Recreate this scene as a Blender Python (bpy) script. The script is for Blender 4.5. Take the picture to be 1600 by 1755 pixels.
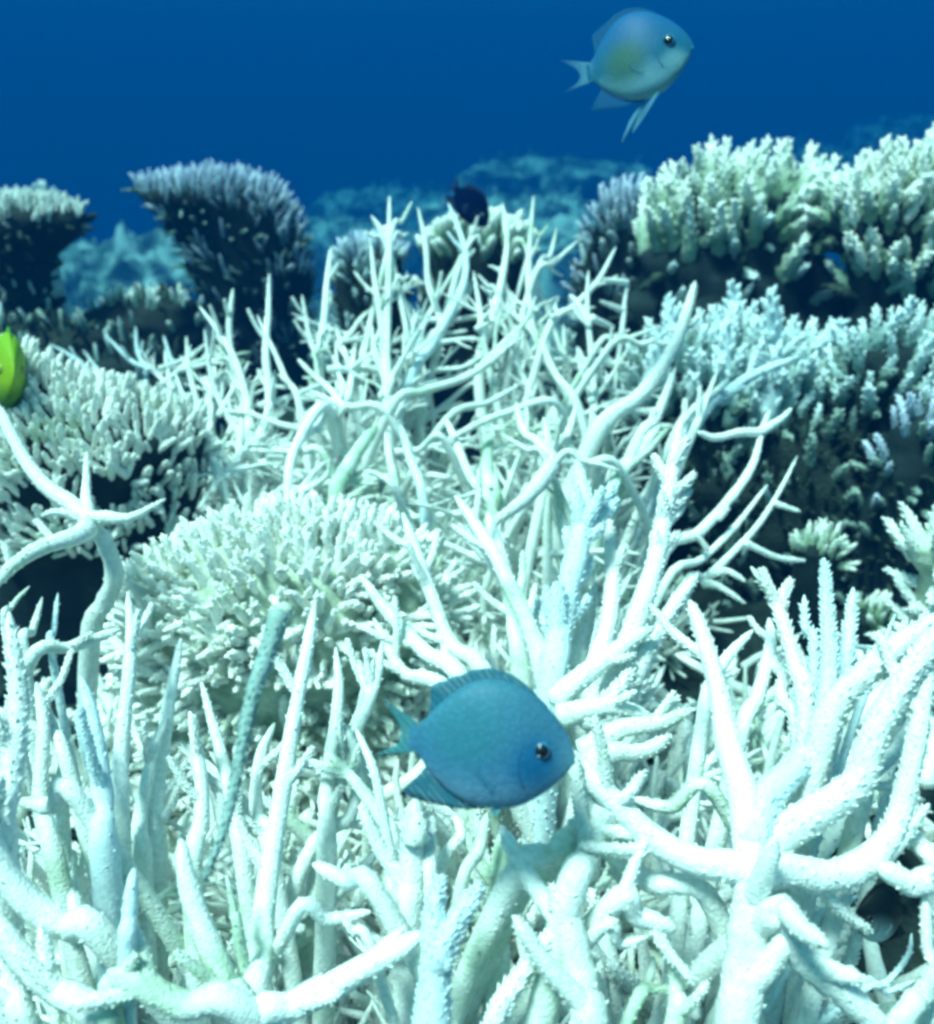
import bpy, math, random
import numpy as np
from mathutils import Vector, Matrix, noise

random.seed(7)
rng = np.random.default_rng(7)
for o in list(bpy.data.objects):
    bpy.data.objects.remove(o, do_unlink=True)
scene = bpy.context.scene
COL = scene.collection
R = math.radians

# ------------------------------------------------------------------ camera
PITCH = R(24.9)
TANV = 0.6
CAM = Vector((0.0, 0.0, 0.45))
cam_data = bpy.data.cameras.new('camera')
cam = bpy.data.objects.new('camera', cam_data)
COL.objects.link(cam)
cam.location = CAM
cam.rotation_euler = (R(90) - PITCH, 0, 0)
cam_data.sensor_fit = 'VERTICAL'
cam_data.angle = 2 * math.atan(TANV)
cam_data.clip_start = 0.01
cam_data.clip_end = 400
cam_data.dof.use_dof = True
cam_data.dof.focus_distance = 0.38
cam_data.dof.aperture_fstop = 6.5
cam_data.lens_unit = 'FOV'
cam_data.angle = 2 * math.atan(TANV)
scene.camera = cam

# ------------------------------------------------------------------ sky, sun, exposure
SUN_DIR = Vector((-0.32, -0.20, 0.93)).normalized()      # towards the sun
world = bpy.data.worlds.new('World')
scene.world = world
world.use_nodes = True
wn = world.node_tree
wn.nodes.clear()
sky = wn.nodes.new('ShaderNodeTexSky')
sky.sky_type = 'NISHITA'
sky.sun_disc = False
sky.sun_elevation = math.asin(SUN_DIR.z)
sky.sun_rotation = math.atan2(SUN_DIR.x, SUN_DIR.y)
bg = wn.nodes.new('ShaderNodeBackground')
bg.inputs['Strength'].default_value = 0.15
wo = wn.nodes.new('ShaderNodeOutputWorld')
tint = wn.nodes.new('ShaderNodeMix')
tint.data_type = 'RGBA'
tint.blend_type = 'MULTIPLY'
tint.inputs[0].default_value = 1.0
tint.inputs[7].default_value = (0.68, 1.0, 0.57, 1)      # daylight filtered by the water above
wn.links.new(sky.outputs[0], tint.inputs[6])
wn.links.new(tint.outputs[2], bg.inputs[0])
wn.links.new(bg.outputs[0], wo.inputs[0])

sun_data = bpy.data.lights.new('sun', 'SUN')
sun_data.energy = 4.6
sun_data.angle = R(13)             # sunlight spread by the rippled surface above
sun_data.color = (1.0, 0.97, 0.88)
sun = bpy.data.objects.new('sun', sun_data)
COL.objects.link(sun)
sun.rotation_euler = SUN_DIR.to_track_quat('Z', 'Y').to_euler()
sun.location = (0, 0, 4)

scene.view_settings.view_transform = 'Standard'
scene.view_settings.look = 'None'
scene.view_settings.exposure = 1.5
scene.view_settings.gamma = 1.0
scene.view_settings.use_curve_mapping = False
scene.render.engine = 'CYCLES'
scene.cycles.use_denoising = True
scene.cycles.max_bounces = 8
scene.cycles.diffuse_bounces = 4
scene.cycles.glossy_bounces = 2
scene.cycles.transmission_bounces = 4
scene.cycles.transparent_max_bounces = 8
scene.cycles.volume_bounces = 1
scene.cycles.pixel_filter_type = 'BLACKMAN_HARRIS'
scene.cycles.filter_width = 3.2          # the photograph is soft

# ------------------------------------------------------------------ placing by measured direction and distance
K = TANV / 877.5
FWD = Vector((0, math.cos(PITCH), -math.sin(PITCH)))
UPV = Vector((0, math.sin(PITCH), math.cos(PITCH)))
RGT = Vector((1, 0, 0))


def at(px, py, d):
    px, py, d = float(px), float(py), float(d)
    return CAM + d * (FWD + (px - 800) * K * RGT + (877.5 - py) * K * UPV)


def proj(p):
    v = p - CAM
    d = v.dot(FWD)
    if d < 1e-4:
        return 800, 5000, d
    return 800 + v.dot(RGT) / d / K, 877.5 - v.dot(UPV) / d / K, d


# ------------------------------------------------------------------ materials
def new_mat(name):
    m = bpy.data.materials.new(name)
    m.use_nodes = True
    nt = m.node_tree
    b = nt.nodes['Principled BSDF']
    return m, nt, b


def ramp(nt, stops):
    r = nt.nodes.new('ShaderNodeValToRGB')
    cr = r.color_ramp
    while len(cr.elements) > len(stops):
        cr.elements.remove(cr.elements[-1])
    while len(cr.elements) < len(stops):
        cr.elements.new(0.5)
    for e, (p, c) in zip(cr.elements, stops):
        e.position = p
        e.color = (*c, 1)
    return r


def coral_mat(name, stops, scale=22.0, bump_scale=900.0, bump=0.35, rough=0.75, per_object=0.10, dist=0.0006, vor=None, tip=None):
    """Coral skeleton: patchy colour from two noises, fine porous relief."""
    m, nt, b = new_mat(name)
    N, L = nt.nodes, nt.links
    geo = N.new('ShaderNodeNewGeometry')
    n1 = N.new('ShaderNodeTexNoise')
    n1.inputs['Scale'].default_value = scale
    n1.inputs['Detail'].default_value = 5
    n1.inputs['Roughness'].default_value = 0.6
    L.new(geo.outputs['Position'], n1.inputs['Vector'])
    r = ramp(nt, stops)
    L.new(n1.outputs['Fac'], r.inputs[0])
    info = N.new('ShaderNodeObjectInfo')
    hsv = N.new('ShaderNodeHueSaturation')
    mr = N.new('ShaderNodeMapRange')
    mr.inputs['To Min'].default_value = 1 - per_object
    mr.inputs['To Max'].default_value = 1 + per_object * 0.6
    L.new(info.outputs['Random'], mr.inputs['Value'])
    L.new(mr.outputs[0], hsv.inputs['Value'])
    L.new(r.outputs[0], hsv.inputs['Color'])
    src = hsv.outputs[0]
    if tip:                                   # growing tips are paler: runs along the finger itself
        tc = N.new('ShaderNodeTexCoord')
        sz = N.new('ShaderNodeSeparateXYZ')
        L.new(tc.outputs['Object'], sz.inputs[0])
        tr = N.new('ShaderNodeMapRange')
        tr.interpolation_type = 'SMOOTHSTEP'
        tr.inputs['From Min'].default_value = 0.15
        tr.inputs['From Max'].default_value = 0.95
        L.new(sz.outputs['Z'], tr.inputs['Value'])
        tm = N.new('ShaderNodeMix')
        tm.data_type = 'RGBA'
        L.new(tr.outputs[0], tm.inputs[0])
        L.new(src, tm.inputs[6])
        tm.inputs[7].default_value = (*tip, 1)
        src = tm.outputs[2]
    # fine speckle
    n2 = N.new('ShaderNodeTexNoise')
    n2.inputs['Scale'].default_value = bump_scale * 0.5
    n2.inputs['Detail'].default_value = 2
    L.new(geo.outputs['Position'], n2.inputs['Vector'])
    mr2 = N.new('ShaderNodeMapRange')
    mr2.inputs['From Min'].default_value = 0.35
    mr2.inputs['From Max'].default_value = 0.65
    mr2.inputs['To Min'].default_value = 0.86
    mr2.inputs['To Max'].default_value = 1.04
    L.new(n2.outputs['Fac'], mr2.inputs['Value'])
    mx = N.new('ShaderNodeMix')
    mx.data_type = 'RGBA'
    mx.blend_type = 'MULTIPLY'
    mx.inputs[0].default_value = 1.0
    L.new(src, mx.inputs[6])
    L.new(mr2.outputs[0], mx.inputs[7])
    L.new(mx.outputs[2], b.inputs['Base Color'])
    v = N.new('ShaderNodeTexVoronoi')
    v.inputs['Scale'].default_value = vor or bump_scale
    L.new(geo.outputs['Position'], v.inputs['Vector'])
    bp = N.new('ShaderNodeBump')
    bp.inputs['Strength'].default_value = bump
    bp.inputs['Distance'].default_value = dist
    bp.invert = True
    L.new(v.outputs['Distance'], bp.inputs['Height'])
    L.new(bp.outputs[0], b.inputs['Normal'])
    b.inputs['Roughness'].default_value = rough
    b.inputs['Specular IOR Level'].default_value = 0.15
    return m


WHITE = (0.86, 0.91, 0.88)
M = {}
M['bleached'] = coral_mat('bleached_coral', [(0.24, (0.34, 0.50, 0.36)), (0.35, (0.60, 0.73, 0.60)), (0.44, (0.80, 0.86, 0.81)), (0.60, WHITE)], scale=19, bump=0.6)  # green low stops put algae tint and greenish shading into the colour
M['bleached_blue'] = coral_mat('bluish_coral', [(0.0, (0.40, 0.58, 0.60)), (0.35, (0.60, 0.76, 0.80)), (0.6, (0.72, 0.86, 0.90))], scale=20)  # bluish copy of the white coral, blue shade painted in on some branches
M['teal_shade_branch'] = coral_mat('teal_shade_coral', [(0.3, (0.13, 0.25, 0.19)), (0.5, (0.30, 0.45, 0.43)), (0.7, (0.46, 0.62, 0.65))], scale=9)  # teal tone is a branch's shade painted into its colour
M['green_branch'] = coral_mat('algae_shade_green_coral', [(0.28, (0.24, 0.42, 0.27)), (0.44, (0.52, 0.68, 0.54)), (0.58, (0.78, 0.86, 0.79))], scale=20)  # algae green, also painted on for the shade of some branches
M['cream'] = coral_mat('cream_coral', [(0.0, (0.30, 0.42, 0.26)), (0.3, (0.60, 0.70, 0.55)), (0.42, (0.84, 0.88, 0.82)), (0.7, (0.88, 0.90, 0.86))], scale=24)
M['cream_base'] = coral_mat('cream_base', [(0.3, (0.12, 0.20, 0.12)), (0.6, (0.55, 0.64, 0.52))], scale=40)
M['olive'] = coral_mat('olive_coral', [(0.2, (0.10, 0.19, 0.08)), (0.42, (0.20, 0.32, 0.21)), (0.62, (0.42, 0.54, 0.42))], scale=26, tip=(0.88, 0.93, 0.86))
M['olive_base'] = coral_mat('olive_base', [(0.3, (0.005, 0.013, 0.014)), (0.7, (0.018, 0.036, 0.034))], scale=40)  # near-black body colour puts the shade into hollows and gaps between fingers
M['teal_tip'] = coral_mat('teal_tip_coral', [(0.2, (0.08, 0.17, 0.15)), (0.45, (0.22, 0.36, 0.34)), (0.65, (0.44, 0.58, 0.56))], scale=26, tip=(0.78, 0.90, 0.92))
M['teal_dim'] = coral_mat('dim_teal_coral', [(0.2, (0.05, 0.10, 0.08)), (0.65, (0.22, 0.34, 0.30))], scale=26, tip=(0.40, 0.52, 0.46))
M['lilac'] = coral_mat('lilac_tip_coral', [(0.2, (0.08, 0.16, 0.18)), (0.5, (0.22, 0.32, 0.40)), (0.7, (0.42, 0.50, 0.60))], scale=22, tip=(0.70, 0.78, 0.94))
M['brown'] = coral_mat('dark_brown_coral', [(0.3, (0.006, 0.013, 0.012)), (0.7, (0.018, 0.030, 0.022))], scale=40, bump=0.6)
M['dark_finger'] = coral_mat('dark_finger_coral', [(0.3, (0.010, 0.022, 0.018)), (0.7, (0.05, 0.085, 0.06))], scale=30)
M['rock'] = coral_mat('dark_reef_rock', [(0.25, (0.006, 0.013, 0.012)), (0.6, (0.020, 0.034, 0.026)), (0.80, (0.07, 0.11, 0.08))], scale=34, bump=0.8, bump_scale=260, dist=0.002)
M['rubble'] = coral_mat('pale_reef_rubble', [(0.35, (0.03, 0.06, 0.06)), (0.52, (0.14, 0.20, 0.19)), (0.7, (0.40, 0.48, 0.45))], scale=3, bump=0.8, bump_scale=60, dist=0.02)
M['far_coral'] = coral_mat('far_reef_coral', [(0.40, (0.02, 0.05, 0.05)), (0.50, (0.22, 0.32, 0.29)), (0.58, (0.70, 0.80, 0.76))], scale=3.2, bump=0.8, bump_scale=70, dist=0.01)
M['far_dark'] = coral_mat('far_reef_rock', [(0.3, (0.015, 0.03, 0.03)), (0.55, (0.06, 0.10, 0.09)), (0.75, (0.30, 0.40, 0.36))], scale=9, bump=0.8, bump_scale=70, dist=0.01)


def fish_mat(name, back, flank, belly, patch=None, zr=(-1, 1), spec=0.18, rough=0.55, alpha=1.0, band=None, blue_face=None):
    """Skin colour runs from belly to back in the fish's own coordinates."""
    m, nt, b = new_mat(name)
    N, L = nt.nodes, nt.links
    tc = N.new('ShaderNodeTexCoord')
    sx = N.new('ShaderNodeSeparateXYZ')
    L.new(tc.outputs['Object'], sx.inputs[0])
    nz = N.new('ShaderNodeTexNoise')
    nz.inputs['Scale'].default_value = 160
    nz.inputs['Detail'].default_value = 3
    L.new(tc.outputs['Object'], nz.inputs['Vector'])
    mr = N.new('ShaderNodeMapRange')
    mr.inputs['From Min'].default_value = zr[0]
    mr.inputs['From Max'].default_value = zr[1]
    L.new(sx.outputs['Z'], mr.inputs['Value'])
    ad = N.new('ShaderNodeMath')
    ad.operation = 'MULTIPLY_ADD'
    ad.inputs[1].default_value = 0.16
    L.new(nz.outputs['Fac'], ad.inputs[0])
    L.new(mr.outputs[0], ad.inputs[2])
    sb = N.new('ShaderNodeMath')
    sb.operation = 'SUBTRACT'
    sb.inputs[1].default_value = 0.08
    L.new(ad.outputs[0], sb.inputs[0])
    r = ramp(nt, [(0.02, belly), (0.38, flank), (0.92, back)])
    L.new(sb.outputs[0], r.inputs[0])
    cur = r.outputs[0]
    for spec_patch in (patch or []):
        (px, pz, rad, col) = spec_patch
        vd = N.new('ShaderNodeVectorMath')
        vd.operation = 'DISTANCE'
        cb = N.new('ShaderNodeCombineXYZ')
        L.new(sx.outputs['X'], cb.inputs[0])
        L.new(sx.outputs['Z'], cb.inputs[2])
        L.new(cb.outputs[0], vd.inputs[0])
        vd.inputs[1].default_value = (px, 0, pz)
        m2 = N.new('ShaderNodeMapRange')
        m2.interpolation_type = 'SMOOTHSTEP'
        m2.inputs['From Min'].default_value = rad
        m2.inputs['From Max'].default_value = rad * 0.15
        L.new(vd.outputs['Value'], m2.inputs['Value'])
        mx = N.new('ShaderNodeMix')
        mx.data_type = 'RGBA'
        L.new(m2.outputs[0], mx.inputs[0])
        L.new(cur, mx.inputs[6])
        mx.inputs[7].default_value = (*col, 1)
        cur = mx.outputs[2]
    if band:
        w = N.new('ShaderNodeTexWave')
        w.inputs['Scale'].default_value = band[0]
        w.inputs['Distortion'].default_value = 1.5
        w.inputs['Phase Offset'].default_value = band[2]
        L.new(tc.outputs['Object'], w.inputs['Vector'])
        rb = ramp(nt, [(0.42, (0, 0, 0)), (0.62, (1, 1, 1))])
        L.new(w.outputs['Fac'], rb.inputs[0])
        mx = N.new('ShaderNodeMix')
        mx.data_type = 'RGBA'
        L.new(rb.outputs[0], mx.inputs[0])
        L.new(cur, mx.inputs[6])
        mx.inputs[7].default_value = (*band[1], 1)
        cur = mx.outputs[2]
    col_out = cur
    # scale rows
    mp = N.new('ShaderNodeMapping')
    mp.inputs['Scale'].default_value = (1.0, 0.3, 1.0)
    L.new(tc.outputs['Object'], mp.inputs[0])
    v = N.new('ShaderNodeTexVoronoi')
    v.inputs['Scale'].default_value = 620
    L.new(mp.outputs[0], v.inputs['Vector'])
    bp = N.new('ShaderNodeBump')
    bp.inputs['Strength'].default_value = 0.28
    bp.inputs['Distance'].default_value = 0.0004
    L.new(v.outputs['Distance'], bp.inputs['Height'])
    L.new(bp.outputs[0], b.inputs['Normal'])
    sr = N.new('ShaderNodeMapRange')                 # each scale a little darker at its rim
    sr.inputs['From Max'].default_value = 0.7
    sr.inputs['To Min'].default_value = 1.07
    sr.inputs['To Max'].default_value = 0.88
    L.new(v.outputs['Distance'], sr.inputs['Value'])
    sm_ = N.new('ShaderNodeMix')
    sm_.data_type = 'RGBA'
    sm_.blend_type = 'MULTIPLY'
    sm_.inputs[0].default_value = 1.0
    L.new(col_out, sm_.inputs[6])
    L.new(sr.outputs[0], sm_.inputs[7])
    L.new(sm_.outputs[2], b.inputs['Base Color'])
    b.inputs['Roughness'].default_value = rough
    b.inputs['Specular IOR Level'].default_value = spec
    return m


def fin_mat(name, col, alpha, fade=None):
    m, nt, b = new_mat(name)
    N, L = nt.nodes, nt.links
    tc = N.new('ShaderNodeTexCoord')
    w = N.new('ShaderNodeTexWave')
    w.inputs['Scale'].default_value = 240
    w.inputs['Distortion'].default_value = 2.0
    w.bands_direction = 'DIAGONAL'
    L.new(tc.outputs['Object'], w.inputs['Vector'])
    mr = N.new('ShaderNodeMapRange')
    mr.inputs['To Min'].default_value = alpha * 0.7
    mr.inputs['To Max'].default_value = min(1, alpha * 1.25)
    L.new(w.outputs['Fac'], mr.inputs['Value'])
    if fade:                                   # webs thin out towards the trailing rim
        sx = N.new('ShaderNodeSeparateXYZ')
        L.new(tc.outputs['Object'], sx.inputs[0])
        fr = N.new('ShaderNodeMapRange')
        fr.interpolation_type = 'SMOOTHSTEP'
        fr.inputs['From Min'].default_value = fade[0]
        fr.inputs['From Max'].default_value = fade[1]
        fr.inputs['To Min'].default_value = fade[2]
        L.new(sx.outputs['X'], fr.inputs['Value'])
        mu = N.new('ShaderNodeMath')
        mu.operation = 'MULTIPLY'
        L.new(mr.outputs[0], mu.inputs[0])
        L.new(fr.outputs[0], mu.inputs[1])
        L.new(mu.outputs[0], b.inputs['Alpha'])
    else:
        L.new(mr.outputs[0], b.inputs['Alpha'])
    b.inputs['Base Color'].default_value = (*col, 1)
    b.inputs['Roughness'].default_value = 0.6
    b.inputs['Specular IOR Level'].default_value = 0.1
    return m


def plain(name, col, rough=0.5, spec=0.5):
    m, nt, b = new_mat(name)
    b.inputs['Base Color'].default_value = (*col, 1)
    b.inputs['Roughness'].default_value = rough
    b.inputs['Specular IOR Level'].default_value = spec
    return m


M['eye_black'] = plain('eye_black', (0.004, 0.005, 0.010), 0.15, 0.6)
M['eye_ring'] = plain('eye_ring', (0.03, 0.16, 0.28), 0.3)


# ------------------------------------------------------------------ object helpers
def link(o, parent=None):
    COL.objects.link(o)
    if parent is not None:
        o.parent = parent
    return o


def tag(o, label, cat, group=None, kind=None):
    if label:
        o['label'] = label
    if cat:
        o['category'] = cat
    if group:
        o['group'] = group
    if kind:
        o['kind'] = kind
    return o


def thing(name, loc, label, cat, group=None):
    o = bpy.data.objects.new(name, None)
    o.empty_display_size = 0.02
    o.location = loc
    link(o)
    return tag(o, label, cat, group)


def mesh_from(name, V, F, mat, smooth=True):
    me = bpy.data.meshes.new(name)
    me.from_pydata([tuple(v) for v in V], [], F)
    if smooth:
        me.polygons.foreach_set('use_smooth', [True] * len(me.polygons))
    me.materials.append(mat)
    me.update()
    return me


def child(name, me, parent, loc=(0, 0, 0)):
    """An object whose world position is loc, parented to an unrotated thing."""
    o = bpy.data.objects.new(name, me)
    link(o, parent)
    o.location = Vector(loc) - world_loc(parent)
    return o


def world_loc(o):
    p = Vector(o.location)
    q = o.parent
    while q is not None:
        p = p + Vector(q.location)
        q = q.parent
    return p


def place(name, me, parent, loc, quat, scale):
    o = bpy.data.objects.new(name, me)
    link(o, parent)
    o.rotation_mode = 'QUATERNION'
    o.location = Vector(loc) - world_loc(parent)
    o.rotation_quaternion = quat
    o.scale = (scale, scale, scale) if not hasattr(scale, '__len__') else scale
    return o


# ------------------------------------------------------------------ geometry: tubes with corallites
def catmull(P, n):
    P = np.asarray(P, float)
    if len(P) == 2:
        t = np.linspace(0, 1, n)[:, None]
        return P[0] * (1 - t) + P[1] * t
    Q = np.vstack([2 * P[0] - P[1], P, 2 * P[-1] - P[-2]])
    seg = len(P) - 1
    out = []
    for u in np.linspace(0, seg - 1e-9, n):
        i = int(u)
        t = u - i
        a, b, c, d = Q[i], Q[i + 1], Q[i + 2], Q[i + 3]
        out.append(0.5 * ((2 * b) + (-a + c) * t + (2 * a - 5 * b + 4 * c - d) * t * t + (-a + 3 * b - 3 * c + d) * t ** 3))
    return np.array(out)


def frames(C):
    T = np.gradient(C, axis=0)
    T /= np.linalg.norm(T, axis=1)[:, None] + 1e-12
    u = np.cross(T[0], [0.31, 0.87, 0.2])
    u /= np.linalg.norm(u)
    U = [u]
    for i in range(1, len(C)):
        u = U[-1] - T[i] * np.dot(U[-1], T[i])
        u /= np.linalg.norm(u) + 1e-12
        U.append(u)
    U = np.array(U)
    return T, U, np.cross(T, U)


class MB:
    def __init__(self):
        self.V, self.F = [], []

    def tube(self, C, r, sides=9, rough=0.085):
        C = np.asarray(C)
        T, U, W = frames(C)
        b0 = len(self.V)
        n = len(C)
        for i in range(n):
            ring = random.uniform(0.94, 1.06)
            for k in range(sides):
                a = 2 * math.pi * k / sides
                rr = ring * r[i] * (1 + random.uniform(-rough, rough))
                self.V.append(C[i] + rr * (math.cos(a) * U[i] + math.sin(a) * W[i]))
        for i in range(n - 1):
            for k in range(sides):
                k2 = (k + 1) % sides
                a, b = b0 + i * sides, b0 + (i + 1) * sides
                self.F.append((a + k, a + k2, b + k2, b + k))
        tip = len(self.V)
        self.V.append(C[-1] + T[-1] * r[-1] * 0.8)
        e = b0 + (n - 1) * sides
        for k in range(sides):
            self.F.append((e + k, e + (k + 1) % sides, tip))
        bot = len(self.V)
        self.V.append(C[0] - T[0] * r[0] * 0.5)
        for k in range(sides):
            self.F.append((b0 + (k + 1) % sides, b0 + k, bot))
        return T, U, W

    def cone(self, p, d, r, l, sides=4):
        p, d = np.asarray(p, float), np.asarray(d, float)
        d = d / (np.linalg.norm(d) + 1e-12)
        u = np.cross(d, [0.3, 0.5, 0.81])
        u /= np.linalg.norm(u) + 1e-12
        w = np.cross(d, u)
        b0 = len(self.V)
        for f, rr in ((-0.25, 1.0), (0.55, 0.62)):
            for k in range(sides):
                a = 2 * math.pi * k / sides
                self.V.append(p + d * l * f + rr * r * (math.cos(a) * u + math.sin(a) * w))
        for k in range(sides):
            k2 = (k + 1) % sides
            self.F.append((b0 + k, b0 + k2, b0 + sides + k2, b0 + sides + k))
        self.V.append(p + d * l)
        for k in range(sides):
            self.F.append((b0 + sides + k, b0 + sides + (k + 1) % sides, len(self.V) - 1))

    def corallites(self, C, r, T, U, W, step, size, length, t0=0.0, lean=0.8):
        """Spiral of small tubular cups leaning towards the tip."""
        seg = np.linalg.norm(np.diff(C, axis=0), axis=1)
        s = np.concatenate([[0], np.cumsum(seg)])
        tot = s[-1]
        x = tot * t0 + step
        ang = random.uniform(0, 6.28)
        while x < tot * 0.985:
            i = min(len(C) - 2, int(np.searchsorted(s, x) - 1))
            i = max(i, 0)
            f = (x - s[i]) / (seg[i] + 1e-12)
            p = C[i] * (1 - f) + C[i + 1] * f
            rr = r[i] * (1 - f) + r[i + 1] * f
            rad = math.cos(ang) * U[i] + math.sin(ang) * W[i]
            q = random.uniform(0.7, 1.25)
            self.cone(p + rad * rr * 0.88, rad * random.uniform(0.6, 0.9) + T[i] * lean, size * q, length * q)
            ang += 2.4 + random.uniform(-0.3, 0.3)
            x += step * random.uniform(0.75, 1.25)


def taper(n, r0, r1, tip=0.12):
    t = np.linspace(0, 1, n)
    r = r0 + (r1 - r0) * t ** 0.9
    k = np.clip((1 - t) / tip, 0, 1)
    return r * (0.30 + 0.70 * np.sqrt(k * (2 - k)))


def wobble(C, amp):
    n = len(C)
    ph = rng.uniform(0, 6.28, (3, 2))
    t = np.linspace(0, 1, n)
    env = np.sin(np.pi * np.clip(t, 0, 1)) * amp
    D = np.stack([np.sin(7 * t + ph[i, 0]) * 0.6 + np.sin(15 * t + ph[i, 1]) * 0.4 for i in range(3)], 1)
    return C + D * env[:, None]


def branch_mesh(mb, P, r0, r1, style, tip=0.12):
    """Adds one branch (centre line P) to mb."""
    L = float(np.sum(np.linalg.norm(np.diff(np.asarray(P), axis=0), axis=1)))
    n = int(min(26, max(6, L / (r0 * 1.0))))
    C = wobble(catmull(P, n), r0 * 0.06)
    r = taper(n, r0, r1, tip)
    T, U, W = mb.tube(C, r, 10 if r0 > 0.004 else 7)
    rm = (r0 + r1) / 2
    if style == 'b':
        mb.corallites(C, r, T, U, W, max(L / 650, rm * 0.05), max(0.0007, rm * 0.10), max(0.0022, rm * 0.36), lean=0.95)
    elif style == 'v':
        mb.corallites(C, r, T, U, W, L / 170, rm * 0.16, rm * 0.55, lean=0.95)
    elif style == 's':
        mb.corallites(C, r, T, U, W, max(L / 230, rm * 0.13), max(0.0005, rm * 0.13), max(0.0012, rm * 0.36), t0=0.03)
    return C, r, T, U, W


def twig(C, r, T, U, W, f, length, ang):
    i = int(f * (len(C) - 2))
    rad = math.cos(ang) * U[i] + math.sin(ang) * W[i]
    d0 = rad * 0.75 + T[i] * 0.75 + np.array([0, 0, 0.15])
    d0 /= np.linalg.norm(d0)
    d1 = d0 * 0.9 + T[i] * 0.2 + np.array([0, 0, 0.15])
    d1 /= np.linalg.norm(d1)
    p0 = C[i]
    p1 = p0 + d0 * length * 0.5
    p2 = p1 + d1 * length * 0.5
    return np.array([p0, p1, p2]), r[i]


# ------------------------------------------------------------------ shared branch variants for the thickets
def staghorn_variant(k, style='s', thick=(0.036, 0.046), end=0.42, forks=(3, 5)):
    mb = MB()
    bend = random.uniform(-0.13, 0.13)
    P = [(0, 0, 0), (bend * 0.5, random.uniform(-.05, .05), 0.35), (bend, random.uniform(-.08, .08), 0.7), (bend * 0.8, random.uniform(-.08, .08), 1.0)]
    r0 = random.uniform(*thick)
    C, r, T, U, W = branch_mesh(mb, np.array(P), r0, r0 * end, style, 0.22)
    for j in range(random.randint(*forks)):
        f = random.uniform(0.15, 0.85)
        Pt, rt = twig(C, r, T, U, W, f, random.uniform(0.28, 0.55) * (1.1 - 0.5 * f), random.uniform(0, 6.28))
        C2, r2, T2, U2, W2 = branch_mesh(mb, Pt, rt * 0.74, rt * 0.34, style, 0.25)
        if random.random() < 0.7:
            Pq, rq = twig(C2, r2, T2, U2, W2, random.uniform(0.3, 0.7), random.uniform(0.10, 0.2), random.uniform(0, 6.28))
            branch_mesh(mb, Pq, rq * 0.8, rq * 0.45, 'n')
    return mb


VARS = {}


def variants(kind, mat, n=8):
    key = (kind, mat)
    if key not in VARS:
        out = []
        for k in range(n):
            if kind == 'staghorn':
                mb = staghorn_variant(k, 's')
            elif kind == 'stub':
                mb = staghorn_variant(k, 'n', (0.05, 0.07), 0.6, (1, 2))
            elif kind == 'stout':
                mb = staghorn_variant(k, 's', (0.050, 0.062), 0.40, (1, 3))
            elif kind == 'brush':
                mb = staghorn_variant(k, 'v')
            elif kind == 'finger':
                mb = finger_variant(0.15, 0.10, 15, 0.04, 0.07, fork=True)
            elif kind == 'knob':
                mb = finger_variant(0.22, 0.19, 14, 0.06, 0.05)
            elif kind == 'cone':
                mb = finger_variant(0.21, 0.05, 20, 0.06, 0.13, 1.3)
            elif kind == 'spike':
                mb = finger_variant(0.14, 0.05, 10, 0.035, 0.08)
            out.append(mesh_from(kind, mb.V, mb.F, M[mat]))
        VARS[key] = out
    return VARS[key]


def finger_variant(r0, r1, ncor, cs, cl, lean=0.9, fork=False):
    mb = MB()
    b = random.uniform(-0.12, 0.12)
    c = random.uniform(-0.12, 0.12)
    C = catmull([(0, 0, -0.3), (b * 0.3, c * 0.3, 0.3), (b, c, 0.7), (b * 1.3, c * 1.3, 1.0)], 7)
    r = taper(7, r0, r1, 0.3)
    T, U, W = mb.tube(C, r, 7)
    mb.corallites(C, r, T, U, W, 0.9 / ncor, cs, cl, t0=0.15, lean=lean)
    if fork:
        for j in range(random.randint(0, 2)):
            Pt, rt = twig(C, r, T, U, W, random.uniform(0.4, 0.75), random.uniform(0.28, 0.42), random.uniform(0, 6.28))
            C2 = catmull(Pt, 5)
            r2 = taper(5, rt * 0.8, rt * 0.6, 0.4)
            T2, U2, W2 = mb.tube(C2, r2, 6)
            mb.corallites(C2, r2, T2, U2, W2, 0.08, cs, cl, t0=0.2)
    return mb


# ------------------------------------------------------------------ seabed and the dark reef platform
def grid_mesh(name, xs, ys, zf, mat):
    V = [(x, y, zf(x, y)) for y in ys for x in xs]
    nx = len(xs)
    F = [(j * nx + i, j * nx + i + 1, (j + 1) * nx + i + 1, (j + 1) * nx + i) for j in range(len(ys) - 1) for i in range(nx - 1)]
    return mesh_from(name, V, F, mat)


def fbm(x, y, s, o=4):
    return noise.fractal(Vector((x * s, y * s, 3.7)), 1.0, 2.1, o)


def stretched(lo, hi, mid, n, p=2.4):
    t = np.linspace(-1, 1, n)
    s = np.sign(t) * np.abs(t) ** p
    return [mid + (hi - mid) * v if v > 0 else mid + (mid - lo) * v for v in s]


seabed = bpy.data.objects.new('seabed', grid_mesh('seabed', stretched(-60, 60, 0, 110), stretched(-4, 40, 2, 110),
                              lambda x, y: -0.36 - 0.075 * max(0.0, y - 2.2) ** 1.35 + 0.09 * fbm(x, y, 0.8) + 0.05 * fbm(x, y, 3) , M['rubble']))
link(seabed)
tag(seabed, None, None, kind='structure')


def platform_z(x, y):
    edge = max(0.0, (y - 1.5) / 0.9) ** 2 * 0.3 + max(0.0, (abs(x) - 1.2)) * 0.5
    rise = 0.10 * math.exp(-(((x - 0.62) / 0.32) ** 2 + ((y - 1.05) / 0.35) ** 2))
    return -0.01 + 0.02 * fbm(x, y, 5) + 0.014 * fbm(x + 9, y, 16) - edge + rise


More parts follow.
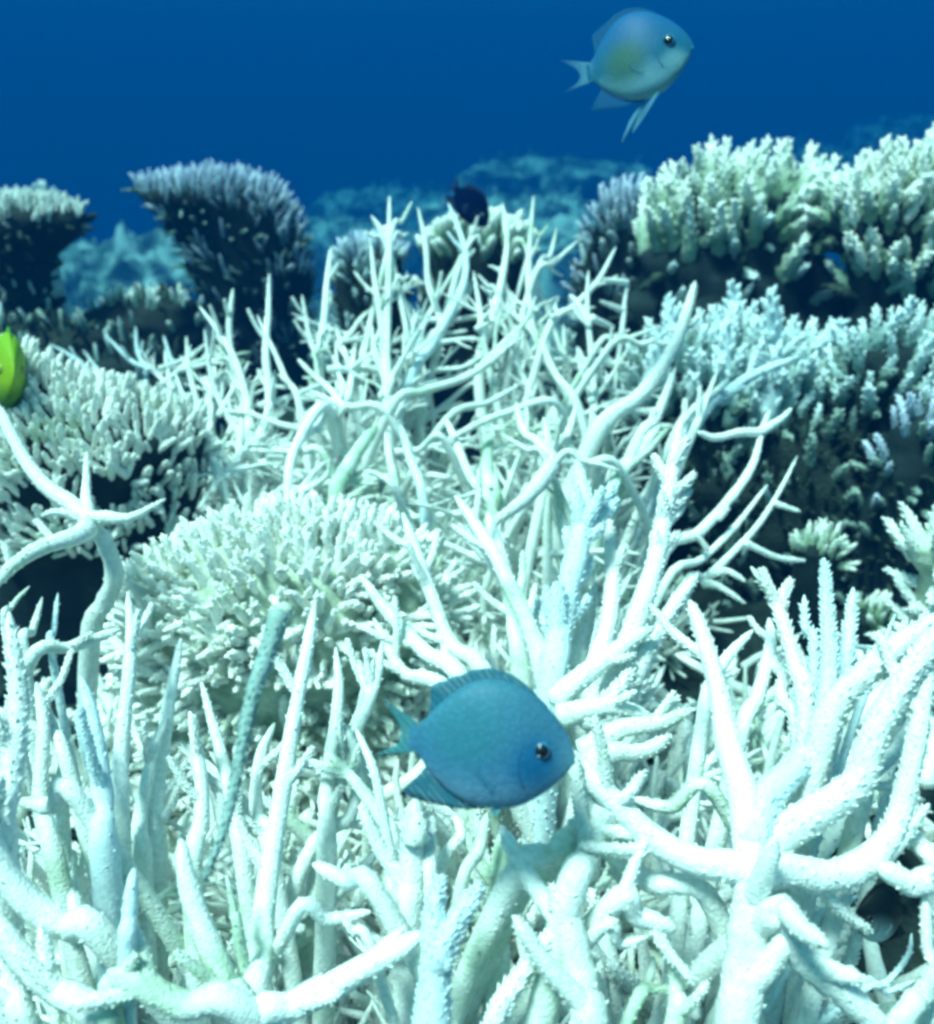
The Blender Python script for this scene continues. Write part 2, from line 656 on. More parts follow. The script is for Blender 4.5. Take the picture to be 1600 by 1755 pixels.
platform = bpy.data.objects.new('reef_platform', grid_mesh('reef_platform', list(np.linspace(-1.8, 1.8, 130)), list(np.linspace(-0.8, 2.9, 130)), platform_z, M['rock']))
link(platform)
tag(platform, None, None, kind='structure')

# ------------------------------------------------------------------ the water as one closed scattering volume
WATER_DENSITY = 0.12
bpy.ops.mesh.primitive_cube_add(size=1)
haze = bpy.context.object
haze.name = 'haze'
haze.location = (0, 26, -7.5)
haze.scale = (160, 80, 25.4)
tag(haze, None, None, kind='stuff')
hm = bpy.data.materials.new('sea_water')
hm.use_nodes = True
hn = hm.node_tree
hn.nodes.clear()
ho = hn.nodes.new('ShaderNodeOutputMaterial')
pv = hn.nodes.new('ShaderNodeVolumePrincipled')
pv.inputs['Color'].default_value = (0.0, 0.088, 0.310, 1)
pv.inputs['Density'].default_value = WATER_DENSITY
pv.inputs['Anisotropy'].default_value = 0.0
va = hn.nodes.new('ShaderNodeVolumeAbsorption')       # water takes the red out first
va.inputs['Color'].default_value = (0.0, 0.96, 1.0, 1)
va.inputs['Density'].default_value = 0.085
vs_ = hn.nodes.new('ShaderNodeAddShader')
hn.links.new(pv.outputs[0], vs_.inputs[0])
hn.links.new(va.outputs[0], vs_.inputs[1])
hn.links.new(vs_.outputs[0], ho.inputs['Volume'])
haze.data.materials.append(hm)

# ------------------------------------------------------------------ what the thickets must leave open
HOLES = [(98, 1010, 85, 85), (1152, 1182, 36, 34), (1142, 1345, 32, 24), (1495, 1610, 95, 105), (312, 1632, 48, 36), (545, 1660, 50, 60),
         (850, 1655, 70, 90), (1250, 860, 90, 110), (1110, 1690, 60, 50), (130, 1150, 45, 40), (940, 1570, 28, 45), (40, 890, 70, 50)]
SKY_X = [-400, 0, 60, 150, 280, 420, 560, 700, 900, 1000, 1120, 1180, 1230, 1400, 1500, 2200]
SKY_Y = [740, 740, 640, 590, 570, 545, 520, 470, 450, 490, 590, 620, 960, 1040, 1090, 1100]
FLOOR_Y = [-500, 600, 800, 1000, 1200, 1400, 1755, 2600]
FLOOR_D = [0.80, 0.80, 0.70, 0.50, 0.42, 0.35, 0.315, 0.28]


def allowed(p, floor_off=0.0):
    x, y, d = proj(p)
    if d < 0.2:
        return False
    for (hx, hy, a, b) in HOLES:
        if ((x - hx) / a) ** 2 + ((y - hy) / b) ** 2 < 1:
            return False
    if y < np.interp(x, SKY_X, SKY_Y):
        return False
    if d < np.interp(y, FLOOR_Y, FLOOR_D) + floor_off:
        return False
    if ((x - 820) / 200) ** 2 + ((y - 1275) / 160) ** 2 < 1 and d < 0.37:
        return False
    return True


def fill_thicket(t, root, n, rad, lmin, lmax, mat='bleached', kind='staghorn', elev=(25, 85), away=0.35, off=0.0, zlift=0.0, on=None):
    """Free-standing side branches of a colony, copies of a few shared branch meshes."""
    vs = variants(kind, mat)
    made = tries = 0
    n = min(n, 300 - sum(1 for c in t.children if c.name.startswith('branch')))
    while made < n and tries < n * 30:
        tries += 1
        a = random.uniform(0, 2 * math.pi)
        q = rad * math.sqrt(random.random())
        x, y = root.x + q * math.cos(a), root.y + q * math.sin(a)
        base = Vector((x, y, platform_z(x, y) + zlift * random.random()))
        if on:                                   # grows out of one of the colony's own branches
            base = Vector(random.choice(on))
        el = R(random.uniform(*elev))
        az = random.uniform(0, 2 * math.pi)
        d = Vector((math.cos(el) * math.cos(az), math.cos(el) * math.sin(az) + away * random.random(), math.sin(el)))
        d += 0.5 * Vector((math.cos(a), math.sin(a), 0)) * q / max(rad, 1e-6) * random.random()
        d.normalize()
        ln = random.uniform(lmin, lmax)
        if not all(allowed(base + d * ln * f, off) for f in (0.15, 0.35, 0.55, 0.7, 0.85, 0.95, 1.05)):
            continue
        quat = d.to_track_quat('Z', 'Y') @ Matrix.Rotation(random.uniform(0, 6.28), 4, 'Z').to_quaternion()
        place('branch', random.choice(vs), t, base - d * 0.01, quat, ln)
        made += 1
    return made


def px_path(pts, d0, d1):
    n = len(pts)
    out = []
    for i, (x, y) in enumerate(pts):
        d = d0 + (d1 - d0) * i / max(1, n - 1)
        out.append(np.array(at(x, y, d)))
    return out


def staghorn(label, root_px, specs, group='staghorn corals', fill=None, stems=True, mat='bleached', cat='coral', name='staghorn_coral'):
    """A branching colony: measured branches, each its own mesh, plus shared filler branches."""
    rx, ry, rd = root_px
    r = at(rx, ry, rd)
    root = Vector((r.x, r.y, platform_z(r.x, r.y)))
    t = thing(name, root, label, cat, group)
    lines = []
    for sp in specs:
        pts, w0, w1, d0, d1 = sp[:5]
        style = sp[5] if len(sp) > 5 else 's'
        nt = sp[6] if len(sp) > 6 else 0
        bm_ = sp[7] if len(sp) > 7 else mat
        stem = (sp[8] if len(sp) > 8 else stems)
        P = px_path(pts, d0, d1)
        r0, r1 = w0 * K * d0 / 2, w1 * K * d1 / 2
        if stem:
            p0 = Vector(P[0])
            g = p0.lerp(root, 0.75)
            g.z = platform_z(g.x, g.y) - 0.01
            dirn = (P[0] - P[1])
            dirn /= np.linalg.norm(dirn)
            h = max(0.01, p0.z - g.z)
            mid = (np.array(p0) + dirn * h * 0.35) * 0.6 + np.array(g) * 0.4
            mid[2] = g.z + h * 0.5
            P = [np.array(g), mid] + P
        o0 = np.array(P[0])
        mb = MB()
        PL = [p - o0 for p in P]
        C, rr, T, U, W = branch_mesh(mb, PL, r0, r1 * 0.85, style, 0.20)
        bo = child('branch', mesh_from('branch', mb.V, mb.F, M[bm_]), t, o0)
        lines.extend(tuple(c + o0) for c in C[1:int(len(C) * 0.85)])
        if w0 > 38 and style == 's' and nt == 0:
            nt = 2
        for j in range(nt):
            f = random.uniform(0.45, 0.95) if stem else random.uniform(0.3, 0.95)
            L = float(np.sum(np.linalg.norm(np.diff(C, axis=0), axis=1)))
            Pt, rt = twig(C, rr, T, U, W, f, min(L * 0.4, rt_len(r0) * (0.55 if style == 'b' else 1)) * random.uniform(0.6, 1.2), random.uniform(0, 6.28))
            m2 = MB()
            branch_mesh(m2, Pt - Pt[0], max(rt * 0.62, r1 * 0.7), max(rt * 0.26, r1 * 0.4), 's' if style == 's' else 'b')
            tw = bpy.data.objects.new('branchlet', mesh_from('branchlet', m2.V, m2.F, M[bm_]))
            link(tw, bo)
            tw.location = Vector(Pt[0])
    if fill:
        for f in (fill if isinstance(fill, list) else [fill]):
            fill_thicket(t, on=lines if f.get('side') else None, root=Vector((root.x + f.get('dx', 0), root.y + f.get('dy', 0), root.z)), **{k: v for k, v in f.items() if k not in ('dx', 'dy', 'side')})
    return t


def rt_len(r0):
    return r0 * 5.0


# ------------------------------------------------------------------ colonies with a solid body and many fingers
def profile_body(rows, d, ratio, lump=0.10, seg=40, power=1.0):
    """Stacked ovals from (y, x0, x1) rows measured at distance d; returns V, F in world coordinates."""
    rows = sorted(rows, key=lambda r: -r[0])
    ys = [r[0] for r in rows]
    yy = np.linspace(ys[0], ys[-1], 22)
    X0 = np.interp(yy[::-1], ys[::-1], [r[1] for r in rows][::-1])[::-1]
    X1 = np.interp(yy[::-1], ys[::-1], [r[2] for r in rows][::-1])[::-1]
    V, F = [], []
    s = d * K
    base_c = at((X0[0] + X1[0]) / 2, yy[0], d)
    zs = []
    for i, y in enumerate(yy):
        cx, hw = (X0[i] + X1[i]) / 2, (X1[i] - X0[i]) / 2
        # keep the body upright: every oval sits above the base
        a = (877.5 - y) * K
        dy = base_c.y - CAM.y
        tn = (a * math.cos(PITCH) - math.sin(PITCH)) / (a * math.sin(PITCH) + math.cos(PITCH))
        z = CAM.z + dy * tn
        depth = dy * math.cos(PITCH) - (z - CAM.z) * math.sin(PITCH)
        x = (cx - 800) * K * depth
        h = hw * K * depth
        zs.append((float(x), float(dy + CAM.y), float(z), float(h)))
    for (x, y, z, h) in zs:
        for k in range(seg):
            a = 2 * math.pi * k / seg
            p = Vector((x + h * math.cos(a), y + h * ratio * math.sin(a), z))
            q = noise.fractal(p * 22, 1.0, 2.0, 3) * lump * h
            V.append(p + Vector((math.cos(a) * q, math.sin(a) * q * ratio, 0.35 * q)))
    n = len(zs)
    for i in range(n - 1):
        for k in range(seg):
            k2 = (k + 1) % seg
            F.append((i * seg + k, i * seg + k2, (i + 1) * seg + k2, (i + 1) * seg + k))
    x, y, z, h = zs[-1]
    V.append(Vector((x, y, z + 0.12 * h)))
    for k in range(seg):
        F.append(((n - 1) * seg + k, (n - 1) * seg + (k + 1) % seg, len(V) - 1))
    x, y, z, h = zs[0]
    g = platform_z(x, y) - 0.03
    b0 = len(V)
    if z > g:
        for k in range(seg):
            a = 2 * math.pi * k / seg
            V.append(Vector((x + h * 0.9 * math.cos(a), y + h * 0.9 * ratio * math.sin(a), g)))
        for k in range(seg):
            k2 = (k + 1) % seg
            F.append((b0 + k, b0 + k2, k2, k))
    return V, F, Vector((zs[0][0], zs[0][1], min(g, zs[0][2])))


def scatter(V, F, n, accept, mind):
    """Evenly spread points with normals over a closed body."""
    A, tri = [], []
    for f in F:
        vs = [V[i] for i in f]
        nn = (vs[1] - vs[0]).cross(vs[2] - vs[0])
        ar = nn.length
        A.append(ar)
        tri.append((vs, nn.normalized()))
    A = np.cumsum(A)
    pts = []
    tries = 0
    while len(pts) < n and tries < n * 40:
        tries += 1
        i = int(np.searchsorted(A, random.random() * A[-1]))
        vs, nn = tri[min(i, len(tri) - 1)]
        u, v = random.random(), random.random()
        if len(vs) == 4:
            p = (vs[0] * (1 - u) + vs[1] * u) * (1 - v) + (vs[3] * (1 - u) + vs[2] * u) * v
        else:
            if u + v > 1:
                u, v = 1 - u, 1 - v
            p = vs[0] + (vs[1] - vs[0]) * u + (vs[2] - vs[0]) * v
        if not accept(p, nn):
            continue
        if any((p - q).length_squared < mind * mind for q, _ in pts):
            continue
        pts.append((p, nn))
    return pts


def colony(label, rows, d, ratio, base_mat, fingers, group=None, name='finger_coral', cat='coral', lump=0.10, crown=None):
    """Body plus upward fingers; fingers = list of (kind, material, count, length_px, nz_min, nz_max, up_mix)."""
    V, F, foot = profile_body(rows, d, ratio, lump)
    t = thing(name, foot, label, cat, group)
    child('base', mesh_from('base', [v - foot for v in V], F, M[base_mat]), t, foot)
    s = d * K
    left = 300                      # single fingers per colony; any more are one joined part
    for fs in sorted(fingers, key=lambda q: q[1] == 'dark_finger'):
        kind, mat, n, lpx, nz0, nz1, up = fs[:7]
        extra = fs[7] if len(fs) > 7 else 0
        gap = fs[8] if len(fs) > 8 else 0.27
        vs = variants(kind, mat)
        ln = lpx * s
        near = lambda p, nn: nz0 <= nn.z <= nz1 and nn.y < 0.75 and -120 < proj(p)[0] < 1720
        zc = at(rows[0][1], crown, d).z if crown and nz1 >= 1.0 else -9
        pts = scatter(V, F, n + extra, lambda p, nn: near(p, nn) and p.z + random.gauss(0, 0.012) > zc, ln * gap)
        pts.sort(key=lambda q: proj(q[0])[2])
        JV, JF, jb = [], [], 0
        for qi, (p, nn) in enumerate(pts):
            dirn = (nn * (1 - up) + Vector((0, 0, 1)) * up + Vector([random.gauss(0, 0.16) for _ in range(3)])).normalized()
            l = ln * random.uniform(0.7, 1.2)
            quat = dirn.to_track_quat('Z', 'Y') @ Matrix.Rotation(random.uniform(0, 6.28), 4, 'Z').to_quaternion()
            if qi < n and left > 0:
                left -= 1
                place('finger', random.choice(vs), t, p, quat, l)
            else:
                me = random.choice(vs)
                co = np.empty(len(me.vertices) * 3)
                me.vertices.foreach_get('co', co)
                co = co.reshape(-1, 3) * l @ np.array(quat.to_matrix()).T + np.array(p - foot)
                JV.extend(map(tuple, co))
                JF.extend(tuple(i + jb for i in pl.vertices) for pl in me.polygons)
                jb += len(co)
        if JV:
            o = child('finger_cluster', mesh_from('fingers', JV, JF, M[mat]), t, foot)
            o['kind'] = 'stuff'
    return t


# ================================================================== FAR REEF
def far_mound(label, px, py, d, wpx, hpx, mat, seed, knobs=60, name='coral_mound'):
    d = d * 2.8
    wpx, hpx, py = wpx * 1.35, hpx * 0.7, py + 8
    top = at(px, py, d)
    w, h = wpx * K * d / 2, hpx * K * d
    z0 = min(-0.36, -0.36 - 0.075 * max(0.0, top.y - 2.2) ** 1.35) - 0.15
    random.seed(seed)
    V, F = [], []
    seg, nr = 72, 24
    H = top.z - z0
    for i in range(nr + 1):
        f = i / nr
        rr = math.cos(f * math.pi / 2) ** 0.55
        for k in range(seg):
            a = 2 * math.pi * k / seg
            p = Vector((w * rr * math.cos(a), w * 0.8 * rr * math.sin(a), 0))
            p.z = H - h * 1.2 + h * 1.2 * f if f > 0.0 else 0
            q = noise.fractal(Vector((p.x * 3 / w + seed, p.y * 3 / w, p.z * 3 / w)), 1.0, 2.0, 4)
            q2 = noise.fractal(Vector((p.x * 9 / w + seed, p.y * 9 / w, 2.0)), 1.0, 2.0, 3)
            p.x *= 1 + 0.30 * q
            p.y *= 1 + 0.30 * q
            p.z += (0.34 * q + 0.26 * q2) * h * (1 if f > 0 else 0)
            V.append(p)
    for i in range(nr):
        for k in range(seg):
            k2 = (k + 1) % seg
            F.append((i * seg + k, i * seg + k2, (i + 1) * seg + k2, (i + 1) * seg + k))
    foot = Vector((top.x, top.y, z0))
    t = thing(name, foot, label, 'coral mound', 'far reef mounds')
    child('base', mesh_from('base', V, F, M[mat]), t, foot)
    vs = variants('cone', 'far_coral')
    for (p, nn) in scatter(V, F, knobs, lambda p, n_: n_.z > 0.15 and n_.y < 0.5, w * 0.06):
        dirn = (nn + Vector((0, 0, 0.8)) + Vector([random.gauss(0, 0.3) for _ in range(3)])).normalized()
        place('knob', random.choice(vs), t, foot + p, dirn.to_track_quat('Z', 'Y'), random.choice((0.5, 0.7, 0.9, 1.9)) * w * 0.06)
    random.seed(seed + 100)


far_mound('pale flat topped far mound in the blue haze under the upper fish', 945, 262, 5.2, 220, 40, 'far_coral', 11, 70)
far_mound('dim ridge of far reef beyond the central spiky branches', 700, 318, 6.0, 230, 34, 'far_coral', 12, 60)
far_mound('low hazy mound just right of the dark flaring coral', 585, 372, 4.2, 190, 50, 'far_coral', 13, 60)
far_mound('blue hazy dome between the two dark corals at upper left', 215, 400, 2.6, 230, 110, 'far_coral', 14, 120)
far_mound('hazy reef mound behind the tall centre tips, below the flat topped mound', 900, 330, 3.8, 250, 60, 'far_coral', 15, 90)
far_mound('small dark hazy lump left of the green tipped ledge coral', 1075, 300, 4.6, 70, 40, 'far_dark', 16, 10)
far_mound('faint far ridge behind the row of green tipped corals at right', 1420, 250, 6.5, 330, 40, 'far_coral', 17, 70)
far_mound('faintest far knoll at the right edge, high against the blue', 1610, 190, 7.5, 190, 40, 'far_coral', 18, 30)
far_mound('hazy rubble mound behind the small coral left of the green ledge', 1000, 372, 3.2, 220, 60, 'far_coral', 19, 80)
far_mound('dim low mound above the left corals where the water starts', 110, 420, 3.6, 170, 50, 'far_coral', 20, 50)

# ================================================================== MIDDLE DISTANCE COLONIES
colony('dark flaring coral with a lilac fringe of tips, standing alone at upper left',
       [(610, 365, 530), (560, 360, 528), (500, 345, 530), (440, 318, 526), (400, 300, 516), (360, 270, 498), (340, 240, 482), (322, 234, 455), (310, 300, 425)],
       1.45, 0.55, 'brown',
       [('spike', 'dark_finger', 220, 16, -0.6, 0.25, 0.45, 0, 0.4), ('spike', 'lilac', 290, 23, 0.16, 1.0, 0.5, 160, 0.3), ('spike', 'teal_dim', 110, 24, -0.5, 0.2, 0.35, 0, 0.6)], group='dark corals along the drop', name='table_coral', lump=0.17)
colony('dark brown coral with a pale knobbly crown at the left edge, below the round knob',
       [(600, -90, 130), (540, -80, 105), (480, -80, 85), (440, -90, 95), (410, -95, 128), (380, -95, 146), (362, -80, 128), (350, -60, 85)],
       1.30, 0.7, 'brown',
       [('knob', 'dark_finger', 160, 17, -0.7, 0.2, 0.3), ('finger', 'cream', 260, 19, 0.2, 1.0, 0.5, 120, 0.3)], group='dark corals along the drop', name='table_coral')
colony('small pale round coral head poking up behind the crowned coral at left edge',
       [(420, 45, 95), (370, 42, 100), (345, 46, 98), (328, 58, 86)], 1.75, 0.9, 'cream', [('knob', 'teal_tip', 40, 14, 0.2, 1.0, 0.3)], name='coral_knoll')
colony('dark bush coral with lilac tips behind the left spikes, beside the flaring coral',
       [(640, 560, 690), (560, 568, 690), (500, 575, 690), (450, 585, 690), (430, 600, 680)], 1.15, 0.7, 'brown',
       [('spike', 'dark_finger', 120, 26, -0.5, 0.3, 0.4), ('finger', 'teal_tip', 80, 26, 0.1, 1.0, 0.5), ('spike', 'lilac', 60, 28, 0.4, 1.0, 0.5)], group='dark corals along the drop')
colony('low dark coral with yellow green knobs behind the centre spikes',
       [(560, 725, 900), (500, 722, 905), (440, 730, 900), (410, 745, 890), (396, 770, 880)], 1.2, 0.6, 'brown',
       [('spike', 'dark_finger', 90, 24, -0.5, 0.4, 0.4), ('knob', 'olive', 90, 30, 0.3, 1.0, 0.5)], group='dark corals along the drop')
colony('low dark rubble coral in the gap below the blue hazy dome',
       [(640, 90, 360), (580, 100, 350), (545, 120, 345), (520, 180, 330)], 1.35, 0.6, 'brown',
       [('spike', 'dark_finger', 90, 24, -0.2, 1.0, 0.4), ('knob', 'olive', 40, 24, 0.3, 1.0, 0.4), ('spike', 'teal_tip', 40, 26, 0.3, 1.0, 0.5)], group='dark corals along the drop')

# right-hand ledge colonies
GR = 'stubby fingered corals on the right ledge'
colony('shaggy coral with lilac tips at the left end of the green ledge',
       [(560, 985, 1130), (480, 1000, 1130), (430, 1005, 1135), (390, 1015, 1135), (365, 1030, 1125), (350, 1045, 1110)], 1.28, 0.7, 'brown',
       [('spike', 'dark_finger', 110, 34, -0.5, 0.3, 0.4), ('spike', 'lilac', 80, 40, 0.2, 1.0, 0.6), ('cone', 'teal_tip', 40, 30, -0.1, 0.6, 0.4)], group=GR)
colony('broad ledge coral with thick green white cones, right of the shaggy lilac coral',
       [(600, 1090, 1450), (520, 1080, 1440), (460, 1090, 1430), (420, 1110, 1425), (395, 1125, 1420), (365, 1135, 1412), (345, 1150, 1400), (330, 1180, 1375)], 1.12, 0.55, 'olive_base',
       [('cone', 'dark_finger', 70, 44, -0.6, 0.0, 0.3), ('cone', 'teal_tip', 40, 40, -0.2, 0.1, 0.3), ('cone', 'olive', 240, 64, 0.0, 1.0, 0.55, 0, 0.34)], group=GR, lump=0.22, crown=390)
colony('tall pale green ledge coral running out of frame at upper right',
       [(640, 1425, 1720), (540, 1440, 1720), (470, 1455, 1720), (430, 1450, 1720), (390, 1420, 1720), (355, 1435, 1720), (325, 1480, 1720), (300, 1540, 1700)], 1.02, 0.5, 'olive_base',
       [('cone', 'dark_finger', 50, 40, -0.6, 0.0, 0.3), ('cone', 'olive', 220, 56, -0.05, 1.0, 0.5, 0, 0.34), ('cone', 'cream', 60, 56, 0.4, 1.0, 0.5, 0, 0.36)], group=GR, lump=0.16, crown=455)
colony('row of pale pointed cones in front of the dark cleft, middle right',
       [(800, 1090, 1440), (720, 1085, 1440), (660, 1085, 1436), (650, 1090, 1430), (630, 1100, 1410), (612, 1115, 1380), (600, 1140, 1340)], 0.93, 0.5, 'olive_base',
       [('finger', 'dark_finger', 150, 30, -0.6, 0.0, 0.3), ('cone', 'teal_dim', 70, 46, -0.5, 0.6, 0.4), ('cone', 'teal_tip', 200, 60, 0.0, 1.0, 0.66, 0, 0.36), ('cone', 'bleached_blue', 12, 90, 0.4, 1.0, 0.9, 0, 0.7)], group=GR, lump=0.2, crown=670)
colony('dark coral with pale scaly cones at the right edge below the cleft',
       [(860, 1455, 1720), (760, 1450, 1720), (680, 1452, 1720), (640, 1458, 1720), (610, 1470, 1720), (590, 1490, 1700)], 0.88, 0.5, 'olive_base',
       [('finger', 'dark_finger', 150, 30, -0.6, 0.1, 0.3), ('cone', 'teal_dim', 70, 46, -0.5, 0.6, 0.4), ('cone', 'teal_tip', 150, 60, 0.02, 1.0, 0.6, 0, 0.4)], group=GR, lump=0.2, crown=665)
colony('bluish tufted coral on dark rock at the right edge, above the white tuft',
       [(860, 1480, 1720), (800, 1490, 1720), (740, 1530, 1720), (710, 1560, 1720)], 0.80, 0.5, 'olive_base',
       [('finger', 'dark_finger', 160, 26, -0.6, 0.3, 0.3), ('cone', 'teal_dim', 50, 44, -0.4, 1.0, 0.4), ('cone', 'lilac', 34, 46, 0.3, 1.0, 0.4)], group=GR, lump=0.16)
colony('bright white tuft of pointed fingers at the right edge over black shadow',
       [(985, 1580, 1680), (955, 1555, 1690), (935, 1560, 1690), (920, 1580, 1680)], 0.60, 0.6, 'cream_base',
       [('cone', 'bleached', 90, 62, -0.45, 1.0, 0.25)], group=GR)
for (lab, x, y, w) in [('small pale tuft on the dark rock, left of the bluish tufted coral', 1500, 775, 60), ('little tuft on dark rock right of the curved bare arms', 1405, 800, 44),
                       ('dim tuft low on the dark rock above the tall blunt spikes', 1400, 925, 80), ('faint tuft in the shadow right of the tall blunt spikes', 1500, 1045, 70)]:
    colony(lab, [(y + 40, x - w * .5, x + w * .5), (y + 15, x - w * .5, x + w * .5), (y, x - w * .3, x + w * .3)], 0.86 if y < 900 else 0.72, 0.8, 'olive_base',
           [('cone', 'teal_tip' if y < 900 else 'olive', 26, 30, 0.0, 1.0, 0.4)], group='tufts on the dark rock', name='coral_tuft')


def reef_rock(label, rows, d, ratio, mat='rock'):
    V, F, foot = profile_body(rows, d, ratio, 0.22, 56)
    o = bpy.data.objects.new('reef_rock', mesh_from('reef_rock', [v - foot for v in V], F, M[mat]))
    link(o)
    o.location = foot
    tag(o, label, 'rock', 'dark reef rocks')


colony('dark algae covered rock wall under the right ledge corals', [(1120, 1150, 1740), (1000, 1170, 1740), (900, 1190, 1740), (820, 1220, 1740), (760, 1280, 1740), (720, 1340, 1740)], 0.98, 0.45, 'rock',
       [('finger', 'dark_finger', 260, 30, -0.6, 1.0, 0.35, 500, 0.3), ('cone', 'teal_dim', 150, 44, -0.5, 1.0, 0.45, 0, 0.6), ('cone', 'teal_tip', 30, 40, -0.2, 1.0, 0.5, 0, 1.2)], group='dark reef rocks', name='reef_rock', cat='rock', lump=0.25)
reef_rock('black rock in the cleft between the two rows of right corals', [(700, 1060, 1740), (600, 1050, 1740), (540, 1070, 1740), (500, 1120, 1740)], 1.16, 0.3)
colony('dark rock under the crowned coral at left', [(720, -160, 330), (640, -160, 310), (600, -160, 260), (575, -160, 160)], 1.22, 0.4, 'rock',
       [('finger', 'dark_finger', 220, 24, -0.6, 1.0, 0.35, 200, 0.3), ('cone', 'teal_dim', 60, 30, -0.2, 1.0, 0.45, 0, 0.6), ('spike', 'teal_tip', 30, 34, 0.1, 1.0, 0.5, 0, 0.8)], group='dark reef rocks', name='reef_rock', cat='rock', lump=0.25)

# pale finger mounds
colony('cream mound of blunt fingers at left, behind the star shaped white branch',
       [(930, -60, 320), (850, -80, 325), (790, -80, 325), (745, -80, 310), (712, -70, 250), (680, -60, 170), (650, -60, 100), (622, -50, 50)], 0.72, 0.6, 'olive_base',
       [('finger', 'cream', 290, 40, -0.1, 1.0, 0.45, 500, 0.22)], group='cream finger mounds', lump=0.22, crown=885)
colony('cream mound packed with short knobbly fingers at the centre left',
       [(1150, 260, 720), (1100, 240, 740), (1040, 235, 750), (1000, 250, 745), (962, 290, 725), (938, 350, 690), (924, 430, 620)], 0.56, 0.5, 'cream_base',
       [('finger', 'cream', 295, 52, -0.15, 1.0, 0.30, 900, 0.16)], group='cream finger mounds', lump=0.16)

# ================================================================== STAGHORN COLONIES
# each measured branch: points from base to tip, width at base and tip, distance at base and tip, style, twigs, material
staghorn('low blue grey thicket of fine spikes at far left, below the hazy dome', (190, 690, 0.95), [
    ([(280, 655), (225, 619), (180, 574)], 16, 6, .95, .97, 's', 2), ([(215, 680), (180, 649), (142, 600)], 14, 5, .95, .97, 's', 2),
    ([(250, 650), (235, 600), (232, 560)], 12, 5, .97, .98, 's', 1), ([(150, 640), (120, 610), (85, 590)], 12, 5, .97, .98, 's', 1),
    ([(300, 650), (290, 610), (280, 575)], 13, 5, .95, .97, 's', 1), ([(120, 680), (100, 640), (95, 612)], 13, 5, .92, .93, 's', 1)],
    mat='bleached_blue', fill=dict(n=39, rad=0.12, lmin=.06, lmax=.13, mat='bleached_blue'))

staghorn('white staghorn with slim upright spikes, just right of the left cream mound', (432, 790, 0.76), [
    ([(430, 780), (424, 700), (404, 622), (375, 570), (341, 525)], 26, 7, .76, .80, 's', 3),
    ([(424, 771), (395, 722), (365, 660), (350, 566)], 24, 7, .76, .78, 's', 2),
    ([(440, 770), (462, 700), (455, 607), (459, 540), (461, 469)], 26, 8, .76, .80, 's', 4),
    ([(404, 660), (392, 577), (395, 530), (399, 495)], 18, 8, .79, .80, 's', 2),
    ([(545, 640), (530, 580), (517, 506)], 18, 7, .80, .82, 's', 2),
    ([(514, 700), (490, 650), (468, 600), (440, 540)], 18, 6, .76, .79, 's', 2),
    ([(375, 816), (360, 775), (345, 730), (319, 690), (300, 640)], 22, 8, .70, .74, 's', 1),
    ([(424, 780), (400, 800), (375, 822), (341, 872)], 24, 10, .74, .68, 's', 0),
    ([(330, 660), (322, 620), (319, 577)], 15, 6, .80, .82, 's', 2),
    ([(360, 690), (368, 640), (362, 590)], 15, 6, .80, .82, 's', 2),
    ([(300, 690), (288, 640), (282, 600)], 15, 6, .82, .84, 's', 2),
    ([(430, 775), (400, 765), (372, 772)], 18, 9, .76, .74, 's', 0),
    ([(560, 700), (505, 770), (490, 860)], 26, 18, .74, .66, 's', 1),
    ([(559, 786), (510, 776), (465, 771)], 18, 12, .70, .72, 's', 0),
    ([(470, 850), (520, 842), (560, 815), (565, 785)], 20, 9, .68, .66, 's', 0),
    ([(577, 711), (540, 735), (505, 765)], 18, 14, .76, .70, 's', 0)],
    fill=[dict(n=90, rad=0.13, lmin=.09, lmax=.17), dict(n=150, rad=0.1, lmin=.05, lmax=.10, side=1, elev=(0, 80), away=0.1)])

